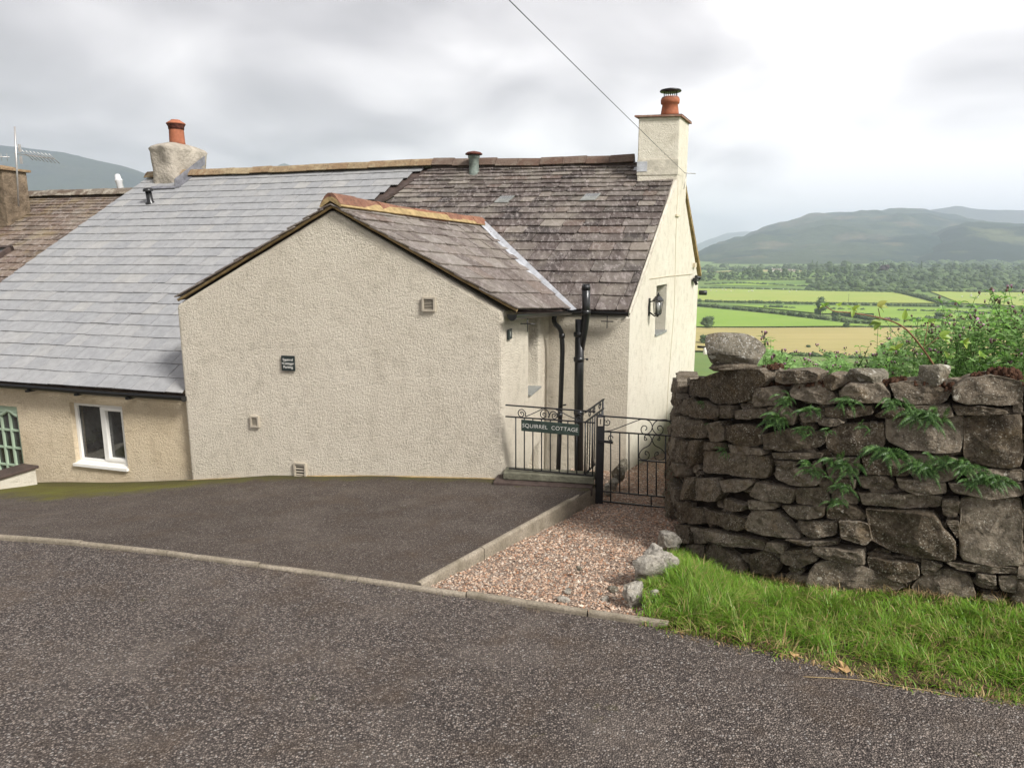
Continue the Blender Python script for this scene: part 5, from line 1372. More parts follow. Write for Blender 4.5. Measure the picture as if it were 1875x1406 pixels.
def blades(name, n, sampler, mats, seed, hmin, hmax, wd=.0028):
    rnd = random.Random(seed); v = []; f = []; mi = []
    for _ in range(n):
        r = sampler(rnd)
        if r is None: continue
        p, hs, dry = r; h = rnd.uniform(hmin, hmax)*hs; a = rnd.gauss(9*noise.noise(Vector((p[0]*4, p[1]*4, 2))), 1.1); ln = rnd.uniform(.3, 1.35)
        dx, dy = math.cos(a)*ln, math.sin(a)*ln; w2 = wd*rnd.choice((.5, .7, .9, 1.2, 1.9)); px_, py_ = -math.sin(a)*w2, math.cos(a)*w2
        b0 = len(v); K = 4
        for k in range(K+1):
            t = k/K; wk = (1-t)**.7; bx = p[0]+dx*h*t*t*.9; by = p[1]+dy*h*t*t*.9; bz = p[2]-.01+h*(t-min(.62, .48*ln)*t*t)
            if k < K: v.append((bx-px_*wk, by-py_*wk, bz)); v.append((bx+px_*wk, by+py_*wk, bz))
            else: v.append((bx, by, bz))
        for k in range(K-1): q = b0+2*k; f.append((q, q+1, q+3, q+2)); mi.append(dry)
        q = b0+2*(K-1); f.append((q, q+1, q+2)); mi.append(dry)
    me = bpy.data.meshes.new(name); me.from_pydata(v, [], f)
    for m_ in mats: me.materials.append(m_)
    me.polygons.foreach_set('material_index', mi); o = bpy.data.objects.new(name, me); COL.objects.link(o); return o
def samp(rnd):
    a = rnd.random(); b = rnd.random()**.9
    if a > .80 and rnd.random() < .3: return None
    p = vp_(a, b); c = noise.noise(Vector((p.x*3, p.y*3, 5)))
    tall = 1+.9*max(0, 1-abs(a-.14)/.14)+.6*c; tall *= 1 if a > .05 else .6
    if b < .10 or b > .72: tall *= .55
    if rnd.random() < .5 and noise.noise(Vector((p.x*7, p.y*7, 9))) < -.12: return None
    p = p+Vector((rnd.gauss(0, .02), rnd.gauss(0, .02)-(.05*rnd.random()**2 if b < .06 else 0), 0))
    if a < .05: p = p+Vector((-rnd.random()**2*.12, 0, 0))
    dry = 1 if rnd.random() < (.25 if b < .10 else .05+.10*(noise.noise(Vector((p.x*4, p.y*4, 1))) > .25)) else 0
    return p, max(.45, tall), dry
g_ = blades('grass', 70000, samp, [M['grass'], M['straw']], 5, .04, .15); tag(g_, 'long bright green grass on the verge under the stone wall', 'grass', kind='stuff')
# dry grass roots along the wall foot and needles on ledges
def samp2(rnd):
    a = rnd.uniform(.3, .8); p = vp_(a, rnd.uniform(.88, 1.02)); return p+Z*.02, .8, 1
g_ = blades('dry_grass', 1500, samp2, [M['grass'], M['straw']], 6, .04, .14, .002); tag(g_, 'dry brown grass roots along the foot of the stone wall', 'dry grass', kind='stuff')
def samp3(rnd):
    t = rnd.random(); i = rnd.randrange(len(kerb_pts)-3)+1; p = kerb_pts[i].lerp(kerb_pts[i+1], t); return p+Vector((rnd.gauss(0, .01), -.045-abs(rnd.gauss(0, .02)), -.002)), .25, 1 if rnd.random() < .8 else 0
g_ = blades('kerb_litter', 1400, samp3, [M['grass'], M['straw']], 8, .04, .12, .002); tag(g_, 'dry litter and straw collected along the kerb', 'litter', kind='stuff')
def samp4(rnd):
    p = along(vfr, rnd.random()); return p+Vector((rnd.gauss(0, .03), -abs(rnd.gauss(0, .05))+.02, .002)), .35, 1 if rnd.random() < .75 else 0
g_ = blades('verge_litter', 2600, samp4, [M['grass'], M['straw']], 18, .04, .14, .003); tag(g_, 'straw and leaf litter spilling from the verge onto the tarmac', 'litter', kind='stuff')
# fallen leaves
def leaf(u, v, size, seed, label, col=None):
    rnd = random.Random(seed); c = on_road(u, v); g = MB(); n = 9; ctr = Vector((0, 0, .012)); vs = [ctr]
    for k in range(n):
        th = 2*math.pi*k/n; r_ = size*(1 if k % 2 == 0 else .55)*rnd.uniform(.7, 1.2); vs.append(Vector((r_*math.cos(th)*1.3, r_*math.sin(th)*.8, rnd.uniform(.003, .03))))
    g.add(vs, [(0, k+1, (k+1) % n+1) for k in range(n)], 0); o = g.build('fallen_leaf', M['deadleaf']); o.location = c+Z*.003; o.rotation_euler = (rnd.uniform(-.2, .2), 0, rnd.uniform(0, 6))
    md = o.modifiers.new('s', 'SOLIDIFY'); md.thickness = .0012
    tag(o, label, 'leaf', 'fallen leaves on the tarmac edge'); return o
for i, (u, v, s_, l) in enumerate([(1456, 1203, .035, 'pale greenish curled leaf at the grass edge'), (1432, 1204, .02, 'small orange leaf beside the pale greenish one'), (1545, 1228, .045, 'long rusty brown leaf on the tarmac'), (1572, 1203, .026, 'reddish crumpled leaf caught in the grass edge'), (1722, 1258, .034, 'pale tan folded leaf at the grass edge on the right'), (1528, 1232, .02, 'small rusty leaf left of the long one'), (1248, 1133, .02, 'orange leaf at the end of the kerb')]):
    leaf(u, v, s_, i, l)
# straw stalk on the road
mb = MB(); pts = [on_road(u, v)+Z*.006 for u, v in ((1470, 1240), (1530, 1243), (1580, 1247), (1640, 1257), (1700, 1266), (1752, 1277))]; mb.tube(bez(pts, 5), .0022, 5); tag(mb.build('straw_stalk', M['straw']), 'long pale straw stalk lying on the tarmac', 'stalk')

# heathery tuft on the gateway end of the wall
rnd = random.Random(77); c = wmap(*[wray(1228, 870)[0], P(1226, 862, 7.0).z], .02); c = P(1224, 865, 7.25); mb = MB()
for k in range(150):
    d = Vector((rnd.gauss(-.3, .45), rnd.gauss(-.5, .4), rnd.gauss(.0, .5))).normalized(); p = c+Vector((rnd.gauss(.05, .035), rnd.gauss(0, .05), rnd.uniform(-.24, .05))); pts = [p]
    for i in range(5): p = p+d*.026; d = (d-Z*.12).normalized(); pts.append(p)
    for i in range(5):
        a = pts[i]; 
        for q in range(3):
            e_ = Vector((rnd.gauss(0, 1), rnd.gauss(0, 1), rnd.gauss(0, 1))).normalized()*.013; w_ = e_.cross(d).normalized()*.003; mb.add([a-w_, a+w_, a+e_+d*.008], [(0, 1, 2)], 0 if rnd.random() < .6 else 1)
o_ = mb.build('stonecrop', [leafmat('stonecrop_leaf', [(.12, .15, .09), (.17, .20, .12), (.10, .12, .06)]), leafmat('stonecrop_red', [(.16, .05, .04), (.22, .09, .05)])]); o_.data.transform(Matrix.Translation(-c)); o_.location = c; tag(o_, 'reddish green stonecrop hanging on the wall end by the gate', 'plant')

# ================================================================== PLANTS BEHIND THE WALL
def bed_z(x, y): return .55-.05*max(0, y-6.5)-.12*max(0, y-10)+.04*noise.noise(Vector((x, y, 0)))
def quadleaf(mb, p, d, n_, L_, wd, lobes=0, mi=0, rnd=random, droop=.25):
    d = d.normalized(); s_ = d.cross(n_).normalized(); up_ = s_.cross(d); N_ = 6 if not lobes else 8; mid = []; q = p.copy(); dd = d.copy()
    for i in range(N_+1): mid.append(q.copy()); q = q+dd*(L_/N_); dd = (dd-Z*droop/N_*1.6).normalized()
    vs = []; 
    for i in range(N_+1):
        f = i/N_; w_ = wd*math.sin(math.pi*min(1, f*.93+.07))**.7*(1.25-.6*f)
        if lobes: w_ *= (1.35 if i % 2 else .45)
        if i == N_: w_ = 0
        vs += [mid[i]-s_*w_+up_*w_*.35, mid[i], mid[i]+s_*w_+up_*w_*.35]
    fs = []
    for i in range(N_): a = i*3; fs += [(a, a+1, a+4, a+3), (a+1, a+2, a+5, a+4)]
    mb.add(vs, fs, mi)
def thistle(seed, H):
    rnd = random.Random(seed); root = bpy.data.objects.new('thistle', None); COL.objects.link(root); root.empty_display_size = .1
    st = MB(); lf = MB(); bd = MB(); fl = MB()
    def stem(p, d, L_, r_, lv):
        pts = [p.copy()]; N_ = 8
        for i in range(N_): d = (d+Vector((rnd.gauss(0, .06), rnd.gauss(0, .06), .05))).normalized(); p = p+d*L_/N_; pts.append(p.copy())
        st.tube(pts, [r_*(1-.55*i/N_) for i in range(N_+1)], 5, cap=False)
        nl = int(L_*(26 if lv == 0 else 22))
        for k in range(nl):
            t = (k+.5)/nl*N_; i = min(N_-1, int(t)); q = pts[i].lerp(pts[i+1], t-i); a = k*2.4+rnd.uniform(-.4, .4); dr = Vector((math.cos(a), math.sin(a), rnd.uniform(.25, .8)))
            quadleaf(lf, q, dr, Z, rnd.uniform(.07, .14)*(1.25-.5*k/nl)*(.75 if lv else 1), rnd.uniform(.014, .024), 1, rnd=rnd, droop=.5)
        return pts
    pts = stem(Vector((0, 0, 0)), Vector((rnd.gauss(0, .08), rnd.gauss(0, .08), 1)), H, .006, 0); ends = [pts[-1]]
    for k in range(rnd.randint(4, 7)):
        i = rnd.randint(3, 7); a = rnd.uniform(0, 6.28); ends.append(stem(pts[i], Vector((math.cos(a)*.7, math.sin(a)*.7, 1)).normalized(), rnd.uniform(.16, .34)*H, .0035, 1)[-1])
    for e_ in ends:
        for k in range(rnd.randint(1, 3)):
            c = e_+Vector((rnd.gauss(0, .016), rnd.gauss(0, .016), rnd.uniform(-.01, .018))); r_ = rnd.uniform(.0065, .009)
            ax = Vector((rnd.gauss(0, .3), rnd.gauss(0, .3), 1)); st.tube([e_-Z*.02, c], .0018, 4, cap=False)
            bd.lathe(c, [(r_*.5, 0), (r_, r_*.7), (r_*.95, r_*1.6), (r_*.6, r_*2.2)], 7, axis=ax)
            if rnd.random() < .55: fl.lathe(c+ax.normalized()*r_*2.1, [(r_*.5, 0), (r_*1.25, r_*1.0), (r_*1.0, r_*1.3)], 7, axis=ax, smooth=False)
    for g, nm, m_ in ((st, 'stem', 'stem'), (lf, 'leaves', 'thistle_leaf'), (bd, 'flower_buds', 'bud'), (fl, 'flowers', 'pink')):
        if g.f: g.build(nm, M[m_], root)
    return root
def nettle(seed, H):
    rnd = random.Random(seed); root = bpy.data.objects.new('nettle', None); COL.objects.link(root); root.empty_display_size = .1; st = MB(); lf = MB(); p = Vector((0, 0, 0)); d = Vector((rnd.gauss(0, .07), rnd.gauss(0, .07), 1)); pts = [p]
    N_ = 12
    for i in range(N_): d = (d+Vector((rnd.gauss(0, .03), rnd.gauss(0, .03), 0))).normalized(); p = p+d*H/N_; pts.append(p)
    st.tube(pts, [.005*(1-.6*i/N_) for i in range(N_+1)], 5, cap=False)
    for i in range(3, N_+1):
        for k in range(2+(i == N_)*2):
            a = (i % 2)*1.57+k*math.pi/(1 if i < N_ else 2)+rnd.uniform(-.25, .25); sz = .10*(1.15-.6*i/N_); dr = Vector((math.cos(a), math.sin(a), .35)); q = pts[i]+dr*.02; st.tube([pts[i], q], .0015, 4, cap=False); quadleaf(lf, q, dr, Z, sz, sz*.34, 0, rnd=rnd, droop=.8)
    st.build('stem', M['stem'], root); lf.build('leaves', M['nettle_leaf'], root); return root
tp = [thistle(k, .8+.09*(k % 4)) for k in range(6)]; np_ = [nettle(k+50, .85+.1*k) for k in range(3)]
rnd = random.Random(99)
# silhouette of the weed bank: photo x -> top of the growth
prof = [(1385, 640), (1405, 600), (1440, 615), (1490, 640), (1530, 612), (1560, 640), (1585, 640), (1605, 600), (1650, 570), (1700, 560), (1740, 560), (1780, 540), (1830, 530), (1875, 520), (2100, 500)]
def topy(u):
    for (a, ya), (b, yb) in zip(prof, prof[1:]):
        if u <= b: return lerp(ya, yb, (u-a)/(b-a))
    return 500
used = set(); i = 0; cnt = 0
behind = 'thistles growing in the weed bank behind the stone wall'
for row, (dy, nn2) in enumerate(((.75, 34), (1.25, 34), (1.9, 32), (2.7, 26))):
    for k in range(nn2):
        u = 1375+(2080-1375)*(k+rnd.uniform(.1, .9))/nn2
        s, _ = wray(min(u, 2050), 900); pw_, nw_, _ = wat(s); Y = pw_.y+dy+rnd.uniform(-.2, .2)
        tops = topy(u)+rnd.uniform(0, 26)+(0 if rnd.random() < .22 else 18+rnd.uniform(0, 48)); top_ = P(u, tops, Y)
        zg = bed_z(top_.x, Y); H = top_.z-zg
        if H < .22: continue
        isn = rnd.random() < (.30 if u > 1650 else .12)
        src = (np_ if isn else tp); q = rnd.randrange(len(src)); pr_ = src[q]
        base_h = (.85+.1*q) if isn else (.8+.09*(q % 4))*1.03
        o = pr_ if (isn, q) not in used else copy_tree(pr_); used.add((isn, q))
        o.location = (top_.x, Y, zg); sc1 = H/base_h; o.scale = (max(.75, min(1.25, sc1**.5)),)*2+(sc1,); o.rotation_euler = (0, 0, rnd.uniform(0, 6.28))
        if isn: tag(o, 'broad leaved nettle among the thistles behind the stone wall', 'nettle', 'nettles behind the stone wall')
        else: tag(o, 'spiny green thistle with pink tipped buds behind the stone wall', 'thistle', behind)
for k_, src in ((0, tp), (1, np_)):
    for q, pr_ in enumerate(src):
        if (bool(k_), q) not in used:
            for ch in list(pr_.children): bpy.data.objects.remove(ch)
            bpy.data.objects.remove(pr_)
# low undergrowth filling the bank
mb = MB()
for _ in range(22000):
    u = rnd.uniform(1385, 1620) if _ % 3 == 0 else rnd.uniform(1370, 2080); s, _x = wray(min(u, 2050), 900); pw_, nw_, _z = wat(s); Y = pw_.y+rnd.uniform(.5, 3.6); p = P(u, 700, Y); 
    lim = P(u, max(topy(u)+38, 632 if u < 1600 else 0), Y).z
    zz_ = bed_z(p.x, Y)+(max(.1, lim-bed_z(p.x, Y)))*rnd.random()**1.3
    a = rnd.uniform(0, 6.28); quadleaf(mb, Vector((p.x, Y, zz_)), Vector((math.cos(a), math.sin(a), rnd.uniform(-.2, .8))), Z, rnd.uniform(.05, .11), rnd.uniform(.009, .02), 1, rnd=rnd)
tag(mb.build('undergrowth', M['thistle_leaf']), 'tangled green undergrowth filling the bank behind the stone wall', 'undergrowth', kind='stuff')
# bramble cane arching over the weeds
cane = [P(1709, 668, 5.35), P(1686, 634, 5.35), P(1654, 599, 5.3), P(1615, 583, 5.3), P(1560, 573, 5.25), P(1528, 570, 5.2), P(1510, 560, 5.2)]
br = thing('bramble', P(1709, 690, 5.4), 'arching red brown bramble cane with yellow green leaves over the wall', 'bramble')
mb = MB(); cpts = bez([P(1722, 700, 5.4)]+cane, 6); mb.tube(cpts, [lerp(.0085, .003, i/(len(cpts)-1)) for i in range(len(cpts))], 7)
tw = [(P(1690, 640, 5.35), P(1718, 618, 5.3)), (P(1655, 600, 5.3), P(1640, 592, 5.3)), (P(1612, 583, 5.3), P(1608, 565, 5.28)), (P(1690, 642, 5.35), P(1700, 590, 5.5))]
for a, b in tw: mb.tube([a, b], .003, 5)
mb.build('cane', M['cane'], br); mb = MB()
rl_ = random.Random(4)
for (u, v, Y, n_, sz, an0) in ((1510, 560, 5.2, 4, .07, 2.6), (1535, 560, 5.22, 3, .06, 1.2), (1562, 567, 5.25, 5, .085, .2), (1608, 562, 5.28, 3, .13, .2), (1612, 590, 5.3, 3, .12, 3.4), (1655, 585, 5.35, 3, .12, .6), (1700, 590, 5.5, 3, .10, 1.0), (1722, 616, 5.3, 3, .13, .1), (1735, 655, 5.2, 3, .09, .8), (1640, 640, 5.4, 3, .10, 2.2), (1765, 628, 5.15, 5, .08, .5), (1795, 652, 5.1, 4, .08, 0)):
    c = P(u, v, Y)
    for k in range(n_):
        a = an0+(k-(n_-1)/2)*.95; dr = Vector((math.cos(a), rl_.uniform(-.4, .4), math.sin(a)*.5+.1)); quadleaf(mb, c, dr, Vector((0, -.75, .8)), sz*.72*rl_.uniform(.8, 1.1), sz*.17, 0, rnd=rl_, droop=.6)
mb.build('leaves', M['bramble_leaf'], br)

# ================================================================== TERRAIN, FIELDS, WOODS, FELLS
FLOOR = -43.0
def terrain_z(x, y):
    r = math.hypot(x, y); 
    near = -2.6-.04*max(0, r-8)
    drop = lerp(near, FLOOR, min(1, max(0, (r-15)/(345-15)))) if r < 345 else FLOOR
    if r >= 345: drop = FLOOR
    kn = 0
    if y > 700: kn = 12*math.exp(-((x-430)/230)**2-((y-1150)/170)**2)+6*math.exp(-((x-800)/300)**2-((y-1200)/200)**2)
    far = max(0, r-1500)*.012
    back_ = 0
    if y < 5: back_ = 0
    return drop+kn+min(far, 30)+(.6*noise.noise(Vector((x*.01, y*.01, 0))) if r > 100 else 0)
gf = G('grassland').world(); n_ = gf.noise(.012, 5); n2 = gf.noise(.3, 6, .7)
c_ = gf.mix(gf.ramp(n_, [(.35, 0), (.65, 1)]), (.115, .20, .035), (.17, .23, .05)); c_ = gf.mix(gf.math('MULTIPLY', n2, .4), c_, (.07, .12, .03)); gf.col(c_); M['grassland'] = gf.m
rings = [0]+[6*1.135**k for k in range(60)]
mb = MB(); NA = 144
for r in rings:
    for k in range(NA):
        th = 2*math.pi*k/NA; x, y = r*math.sin(th), r*math.cos(th); mb.v.append((x, y, terrain_z(x, y)))
for i in range(len(rings)-1):
    for k in range(NA):
        k2 = (k+1) % NA; mb.f.append((i*NA+k, i*NA+k2, (i+1)*NA+k2, (i+1)*NA+k)); mb.m.append(0); mb.sm.append(True)
struct(mb.build('ground', M['grassland']))
# raised bed behind the stone wall
mb = MB(); vs = []; 
for i in range(31):
    s = acc[1]*.2+(acc[-1]-acc[1]*.2-.05)*i/30; p, n_, _ = wat(s); 
    for j, d in enumerate((.30, 1, 2, 3.5, 5, 8, 14)):
        q = p-n_*min(d, .5)+Vector((.22, .97, 0))*max(0, d-.5); vs.append((q.x, q.y, (bed_z(q.x, q.y) if j < 6 else -3.2) if s > acc[2] else min(.3, bed_z(q.x, q.y)-.3)))
for i in range(30):
    for j in range(6): a = i*7+j; mb.f.append((a, a+7, a+8, a+1)); mb.m.append(0); mb.sm.append(True)
b0_ = len(vs); vs += [(vs[j][0], vs[j][1], vs[j][2]-3.5) for j in range(7)]
for j in range(6): mb.f.append((j, j+1, b0_+j+1, b0_+j)); mb.m.append(0); mb.sm.append(False)
mb.v = vs; struct(mb.build('weed_bank', M['grassland']))
def field_mat(name, a, b, stripe=0):
    g = G(name, .95, .1).world(); n = g.noise(.03, 5, .6); f = g.noise(.5, 5, .7); c = g.mix(g.ramp(n, [(.35, 0), (.68, 1)]), a, b); c = g.mix(g.math('MULTIPLY', f, .35), c, tuple(x*.7 for x in a))
    if stripe:
        s_ = g.noise(1, 2, .5, stretch=(.01, .16, .01)); c = g.mix(g.math('MULTIPLY', g.ramp(s_, [(.45, 0), (.6, 1)]), .35), c, (.30, .25, .10))
    return g.col(c).m
F1 = field_mat('mown_hay', (.43, .36, .15), (.38, .33, .13), 1); F2 = field_mat('bright_pasture', (.215, .335, .055), (.26, .37, .07)); F3 = field_mat('yellow_pasture', (.29, .37, .08), (.35, .38, .10)); F4 = field_mat('stubble_field', (.40, .34, .15), (.33, .31, .12))
def fz(u, v): d = ray(u, v); t = (FLOOR+.35-EYE.z)/d.z; p = EYE+d*t; return p
def field(pts, mat, z=.35):
    g = MB(); q = [fz(*p) for p in pts]; bm = bmesh.new(); vv = [bm.verts.new((p.x, p.y, max(terrain_z(p.x, p.y), FLOOR)+.4+z)) for p in q]; bm.faces.new(vv); bmesh.ops.triangulate(bm, faces=bm.faces[:]); bmesh.ops.subdivide_edges(bm, edges=bm.edges[:], cuts=5, use_grid_fill=True)
    for v in bm.verts: v.co.z = terrain_z(v.co.x, v.co.y)+.5+z
    me = bpy.data.meshes.new('field'); bm.to_mesh(me); bm.free(); me.materials.append(mat); o = bpy.data.objects.new('field', me); COL.objects.link(o); struct(o)
field([(900, 601), (1290, 601), (1560, 601), (2300, 603), (2300, 668), (900, 655)], F1)
field([(1000, 558), (1280, 564), (1420, 577), (1560, 594), (1620, 598), (1290, 599), (950, 599)], F2)
field([(1000, 530), (1280, 530), (1480, 533), (1640, 537), (1715, 556), (1480, 554), (1280, 551), (1000, 550)], F3)
field([(1330, 559), (1500, 561), (1700, 565), (1900, 570), (1700, 575), (1500, 575), (1400, 565)], F2)
field([(1700, 534), (1760, 536), (2100, 536), (2200, 562), (1900, 562), (1760, 556)], F3)
field([(1370, 521), (1480, 522), (1480, 526), (1300, 525)], F2)
field([(1600, 575), (2200, 578), (2200, 598), (1600, 598)], F2)
field([(1290, 500), (1370, 496.5), (1480, 499), (1480, 506), (1350, 507), (1290, 508)], F4, 1.0)
field([(1500, 502), (1560, 502), (1560, 508), (1490, 508)], F4, 1.0)
def leafy(mb, c, rx, ry, rz, n, sz, rnd, mi=0):
    for _ in range(n):
        d = Vector((rnd.gauss(0, 1), rnd.gauss(0, 1), rnd.gauss(0, 1))).normalized(); r_ = rnd.uniform(.55, 1.0)**.5
        bump_ = 1+.35*noise.noise(d*2.1+c*.13)
        p = c+Vector((d.x*rx, d.y*ry, d.z*rz))*r_*bump_; a = Vector((rnd.gauss(0, 1), rnd.gauss(0, 1), rnd.gauss(0, 1))).normalized(); b = a.orthogonal().normalized(); e_ = a.cross(b); k = sz*rnd.uniform(.6, 1.4)
        mb.add([p-b*k, p-e_*k*.8, p+b*k, p+e_*k*.8], [(0, 1, 2, 3)], mi)
def blob(mb, c, rx, ry, rz, seed, mi=0):
    bm = bmesh.new(); bmesh.ops.create_icosphere(bm, subdivisions=2, radius=1); vs = []
    for v in bm.verts: q = v.co*(1+.3*noise.noise(v.co*1.8+Vector((seed, 0, 0)))); vs.append(c+Vector((q.x*rx, q.y*ry, q.z*rz)))
    fs = [tuple(v.index for v in f.verts) for f in bm.faces]; bm.free(); mb.add(vs, fs, mi)
def tree_proto(seed, H, leafm, n=900, wide=1.0, conifer=False):
    rnd = random.Random(seed); root = bpy.data.objects.new('tree', None); COL.objects.link(root); t = MB(); cr = MB()
    t.tube([Vector((0, 0, -1)), Vector((.1, 0, H*.3)), Vector((0, .1, H*.75))], [H*.03, H*.022, H*.006], 7)
    for k in range(6):
        a = k*1.05; z = H*(.25+.06*k); t.tube([Vector((0, 0, z)), Vector((math.cos(a)*H*.2, math.sin(a)*H*.2, z+H*.18))], [H*.01, H*.003], 5)
    if conifer:
        for k in range(7):
            z = H*(.15+.125*k); r_ = H*.2*(1-k/7.5); leafy(cr, Vector((0, 0, z)), r_, r_, H*.08, n//7, H*.022, rnd)
        blob(cr, Vector((0, 0, H*.5)), H*.09, H*.09, H*.42, seed)
    else:
        nb = 11
        for k in range(nb):
            a = rnd.uniform(0, 6.28); rr_ = H*.20*wide*(rnd.random()**.5)*(0 if k == 0 else 1); z = H*(.55 if k == 0 else rnd.uniform(.18, .80)); r_ = H*rnd.uniform(.19, .29)*(1.2 if k == 0 else .85)
            c = Vector((math.cos(a)*rr_, math.sin(a)*rr_, z)); leafy(cr, c, r_*wide, r_*wide, r_*.85, n//nb, H*.020, rnd); blob(cr, c, r_*.72*wide, r_*.72*wide, r_*.62, seed+k)
    t.build('trunk', M['trunk'], root); cr.build('crown', leafm, root); return root
protos = [tree_proto(1, 12, M['tree_leaf']), tree_proto(2, 12, M['tree_leaf'], 900, 1.25), tree_proto(3, 12, M['tree_leaf'], 900, .85), tree_proto(4, 12, M['tree_leaf'], 700, 1.1), tree_proto(5, 12, M['tree_leaf'], 700, 1, True)]
usedp = set()
def plant(k, p, H, label, cat='tree', group=None, wide=1.0, name=None):
    o = protos[k] if k not in usedp else copy_tree(protos[k]); usedp.add(k)
    o.location = p; s_ = H/12; o.scale = (s_*wide, s_*wide, s_); o.rotation_euler = (0, 0, rnd.uniform(0, 6.28)); tag(o, label, cat, group)
    if name: o.name = name
    return o
# trees that stand alone in the fields
p = fz(1502, 577); plant(0, Vector((p.x, p.y, terrain_z(p.x, p.y))), 14.5, 'round tree standing alone in the hedge between the bright and yellow fields')
p = fz(1295, 601); plant(1, Vector((p.x, p.y, terrain_z(p.x, p.y))), 10.5, 'dark bushy tree at the corner of the bright field beside the cottage', wide=1.1)
for (u, v, H, l) in ((1530, 583, 7, 'dark bush right of the lone tree in the hedge'), (1549, 601, 4.6, 'small round bush on the fence line of the mown field'), (1290, 630, 6, 'low bush beside the cottage wall above the boulder'), (1596, 601, 2.6, 'tiny bush on the fence line right of the small round bush'), (1480, 637, 2.5, 'small bush at the lower edge of the mown field'), (1720, 587, 8, 'dark bush behind the thistles in the far hedge')):
    p = fz(u, v); plant(2, Vector((p.x, p.y, terrain_z(p.x, p.y)-H*.2)), H*1.15, l, 'bush', wide=1.5, name='bush')
# woodland band
gW = 'trees of the woodland band across the valley'
lW = 'broadleaf tree in the woodland band between the fields and the fell'
tre = []
def band(u0, u1, v0, v1, n, h0, h1, dens=None):
    for _ in range(n):
        u = rnd.uniform(u0, u1); v = rnd.uniform(v0, v1); tre.append((u, v, rnd.uniform(h0, h1)))
band(1480, 1890, 505, 531, 60, 6, 12); band(1284, 1345, 517, 520, 8, 9, 13); band(1345, 1480, 514, 519, 22, 8, 13); band(1284, 1380, 500, 502, 12, 9, 14); band(1380, 1475, 498, 500, 11, 10, 16)
band(1480, 1560, 499, 504, 14, 16, 26); band(1560, 1620, 503, 508, 10, 12, 20)
band(1480, 1720, 512, 531, 62, 8, 15); band(1720, 1890, 508, 531, 44, 8, 15); band(1600, 1890, 502, 508, 42, 12, 20); band(1880, 2050, 505, 530, 14, 9, 16)
for i, (u, v, H) in enumerate(sorted(tre, key=lambda t: t[1])):
    p = fz(u, v); p.z = terrain_z(p.x, p.y)
    k = 4 if rnd.random() < .07 else rnd.choice((0, 1, 2, 3, 3)); sc_m = p.y/1000
    plant(k, p, H*max(.75, min(1.25, sc_m))*.9, lW, 'tree', gW, wide=1.15 if k != 4 else .8)
cb = tree_proto(6, 12, M['tree_purple']); p = fz(1616, 515); cb.location = (p.x, p.y, terrain_z(p.x, p.y)); cb.scale = (1.9, 1.9, 1.45); tag(cb, 'dark purple copper beech standing out in the woodland band', 'tree')
# low continuous wood floor between the trees, too dense to count
mb = MB(); rw = random.Random(31)
for _ in range(2300):
    u = rw.uniform(1250, 2080); v = rw.uniform(490, 531); 
    if u < 1480 and (497 < v < 511 or v > 520): continue
    if u < 1600 and v > 489 and v < 494: continue
    if 1480 <= u < 1575 and 500 < v < 509: continue
    p = fz(u, v); k = p.y/FPX; r_ = k*rw.uniform(4, 9)*(.45 if u < 1570 and v > 505 and v < 521 else 1); c = Vector((p.x, p.y, terrain_z(p.x, p.y)+r_*.25)); blob(mb, c, r_, r_*1.3, r_*rw.uniform(.5, .9), _); leafy(mb, c, r_*1.1, r_*1.3, r_*.85, 16, r_*.17, rw)
wl = mb.build('woodland', M['tree_leaf']); tag(wl, 'dense green scrub and wood across the far side of the valley', 'woodland', kind='stuff')
# hedges
def hedge(pts, h, wd, label, dens=1.0, gap=0, sz=.42):
    q = [fz(*p) for p in pts]; g = MB(); r_ = random.Random(int(pts[0][0]*7+pts[0][1])); o = Vector((q[0].x, q[0].y, terrain_z(q[0].x, q[0].y)))
    for a, b in zip(q, q[1:]):
        L_ = (b-a).length; n = max(2, int(L_/ (wd*1.1)))
        for i in range(n):
            c = a.lerp(b, (i+r_.random())/n); hh = h*(.75+.6*abs(noise.noise(c*.05)))*r_.uniform(.8, 1.2)
            if gap and noise.noise(c*.03) > gap: continue
            c = Vector((c.x, c.y, terrain_z(c.x, c.y)+hh*.45)); rr_ = wd*r_.uniform(.6, .9)
            blob(g, c, rr_*.85, rr_*.85, hh*.48, i); leafy(g, c, rr_*1.1, rr_*1.1, hh*.62, int(26*dens), sz, r_)
    m_ = g.build('hedge', M['hedge_leaf']); m_.data.transform(Matrix.Translation(-o)); m_.location = o; tag(m_, label, 'hedge', 'field hedges in the valley')
hedge([(1240, 551), (1400, 555), (1560, 558), (1720, 561), (1900, 565)], 2.6, 2.6, 'long upper hedge below the yellow field')
hedge([(1240, 556), (1340, 566), (1420, 574), (1500, 583), (1560, 590), (1600, 592)], 3.2, 3.0, 'slanting hedge running down to the lone tree', 1.2)
hedge([(1540, 576), (1600, 586), (1640, 588), (1720, 588), (1900, 592)], 4.0, 3.4, 'bushy hedge right of the lone tree behind the bramble', 1.2)
hedge([(1380, 563), (1500, 567), (1640, 570), (1900, 576)], 2.4, 2.8, 'broken middle hedge between the two strips of pasture', 1, .35)
hedge([(1640, 537), (1690, 546), (1722, 557), (1760, 560)], 4.6, 3.6, 'tall hedge at the right end of the yellow field')
hedge([(1284, 528), (1400, 530), (1520, 533), (1640, 535)], 2.0, 3.4, 'far thin hedge along the top of the yellow field', .7)
hedge([(1290, 523), (1370, 523), (1490, 527)], 3.0, 4, 'far hedge below the small green strip', .7)
hedge([(1350, 519), (1480, 520)], 3.0, 4, 'farthest hedge above the small green strip', .7)
hedge([(1500, 531), (1640, 534), (1720, 535), (1900, 535)], 5.0, 6, 'scrubby hedge along the foot of the woodland band', .8, .0, .6)
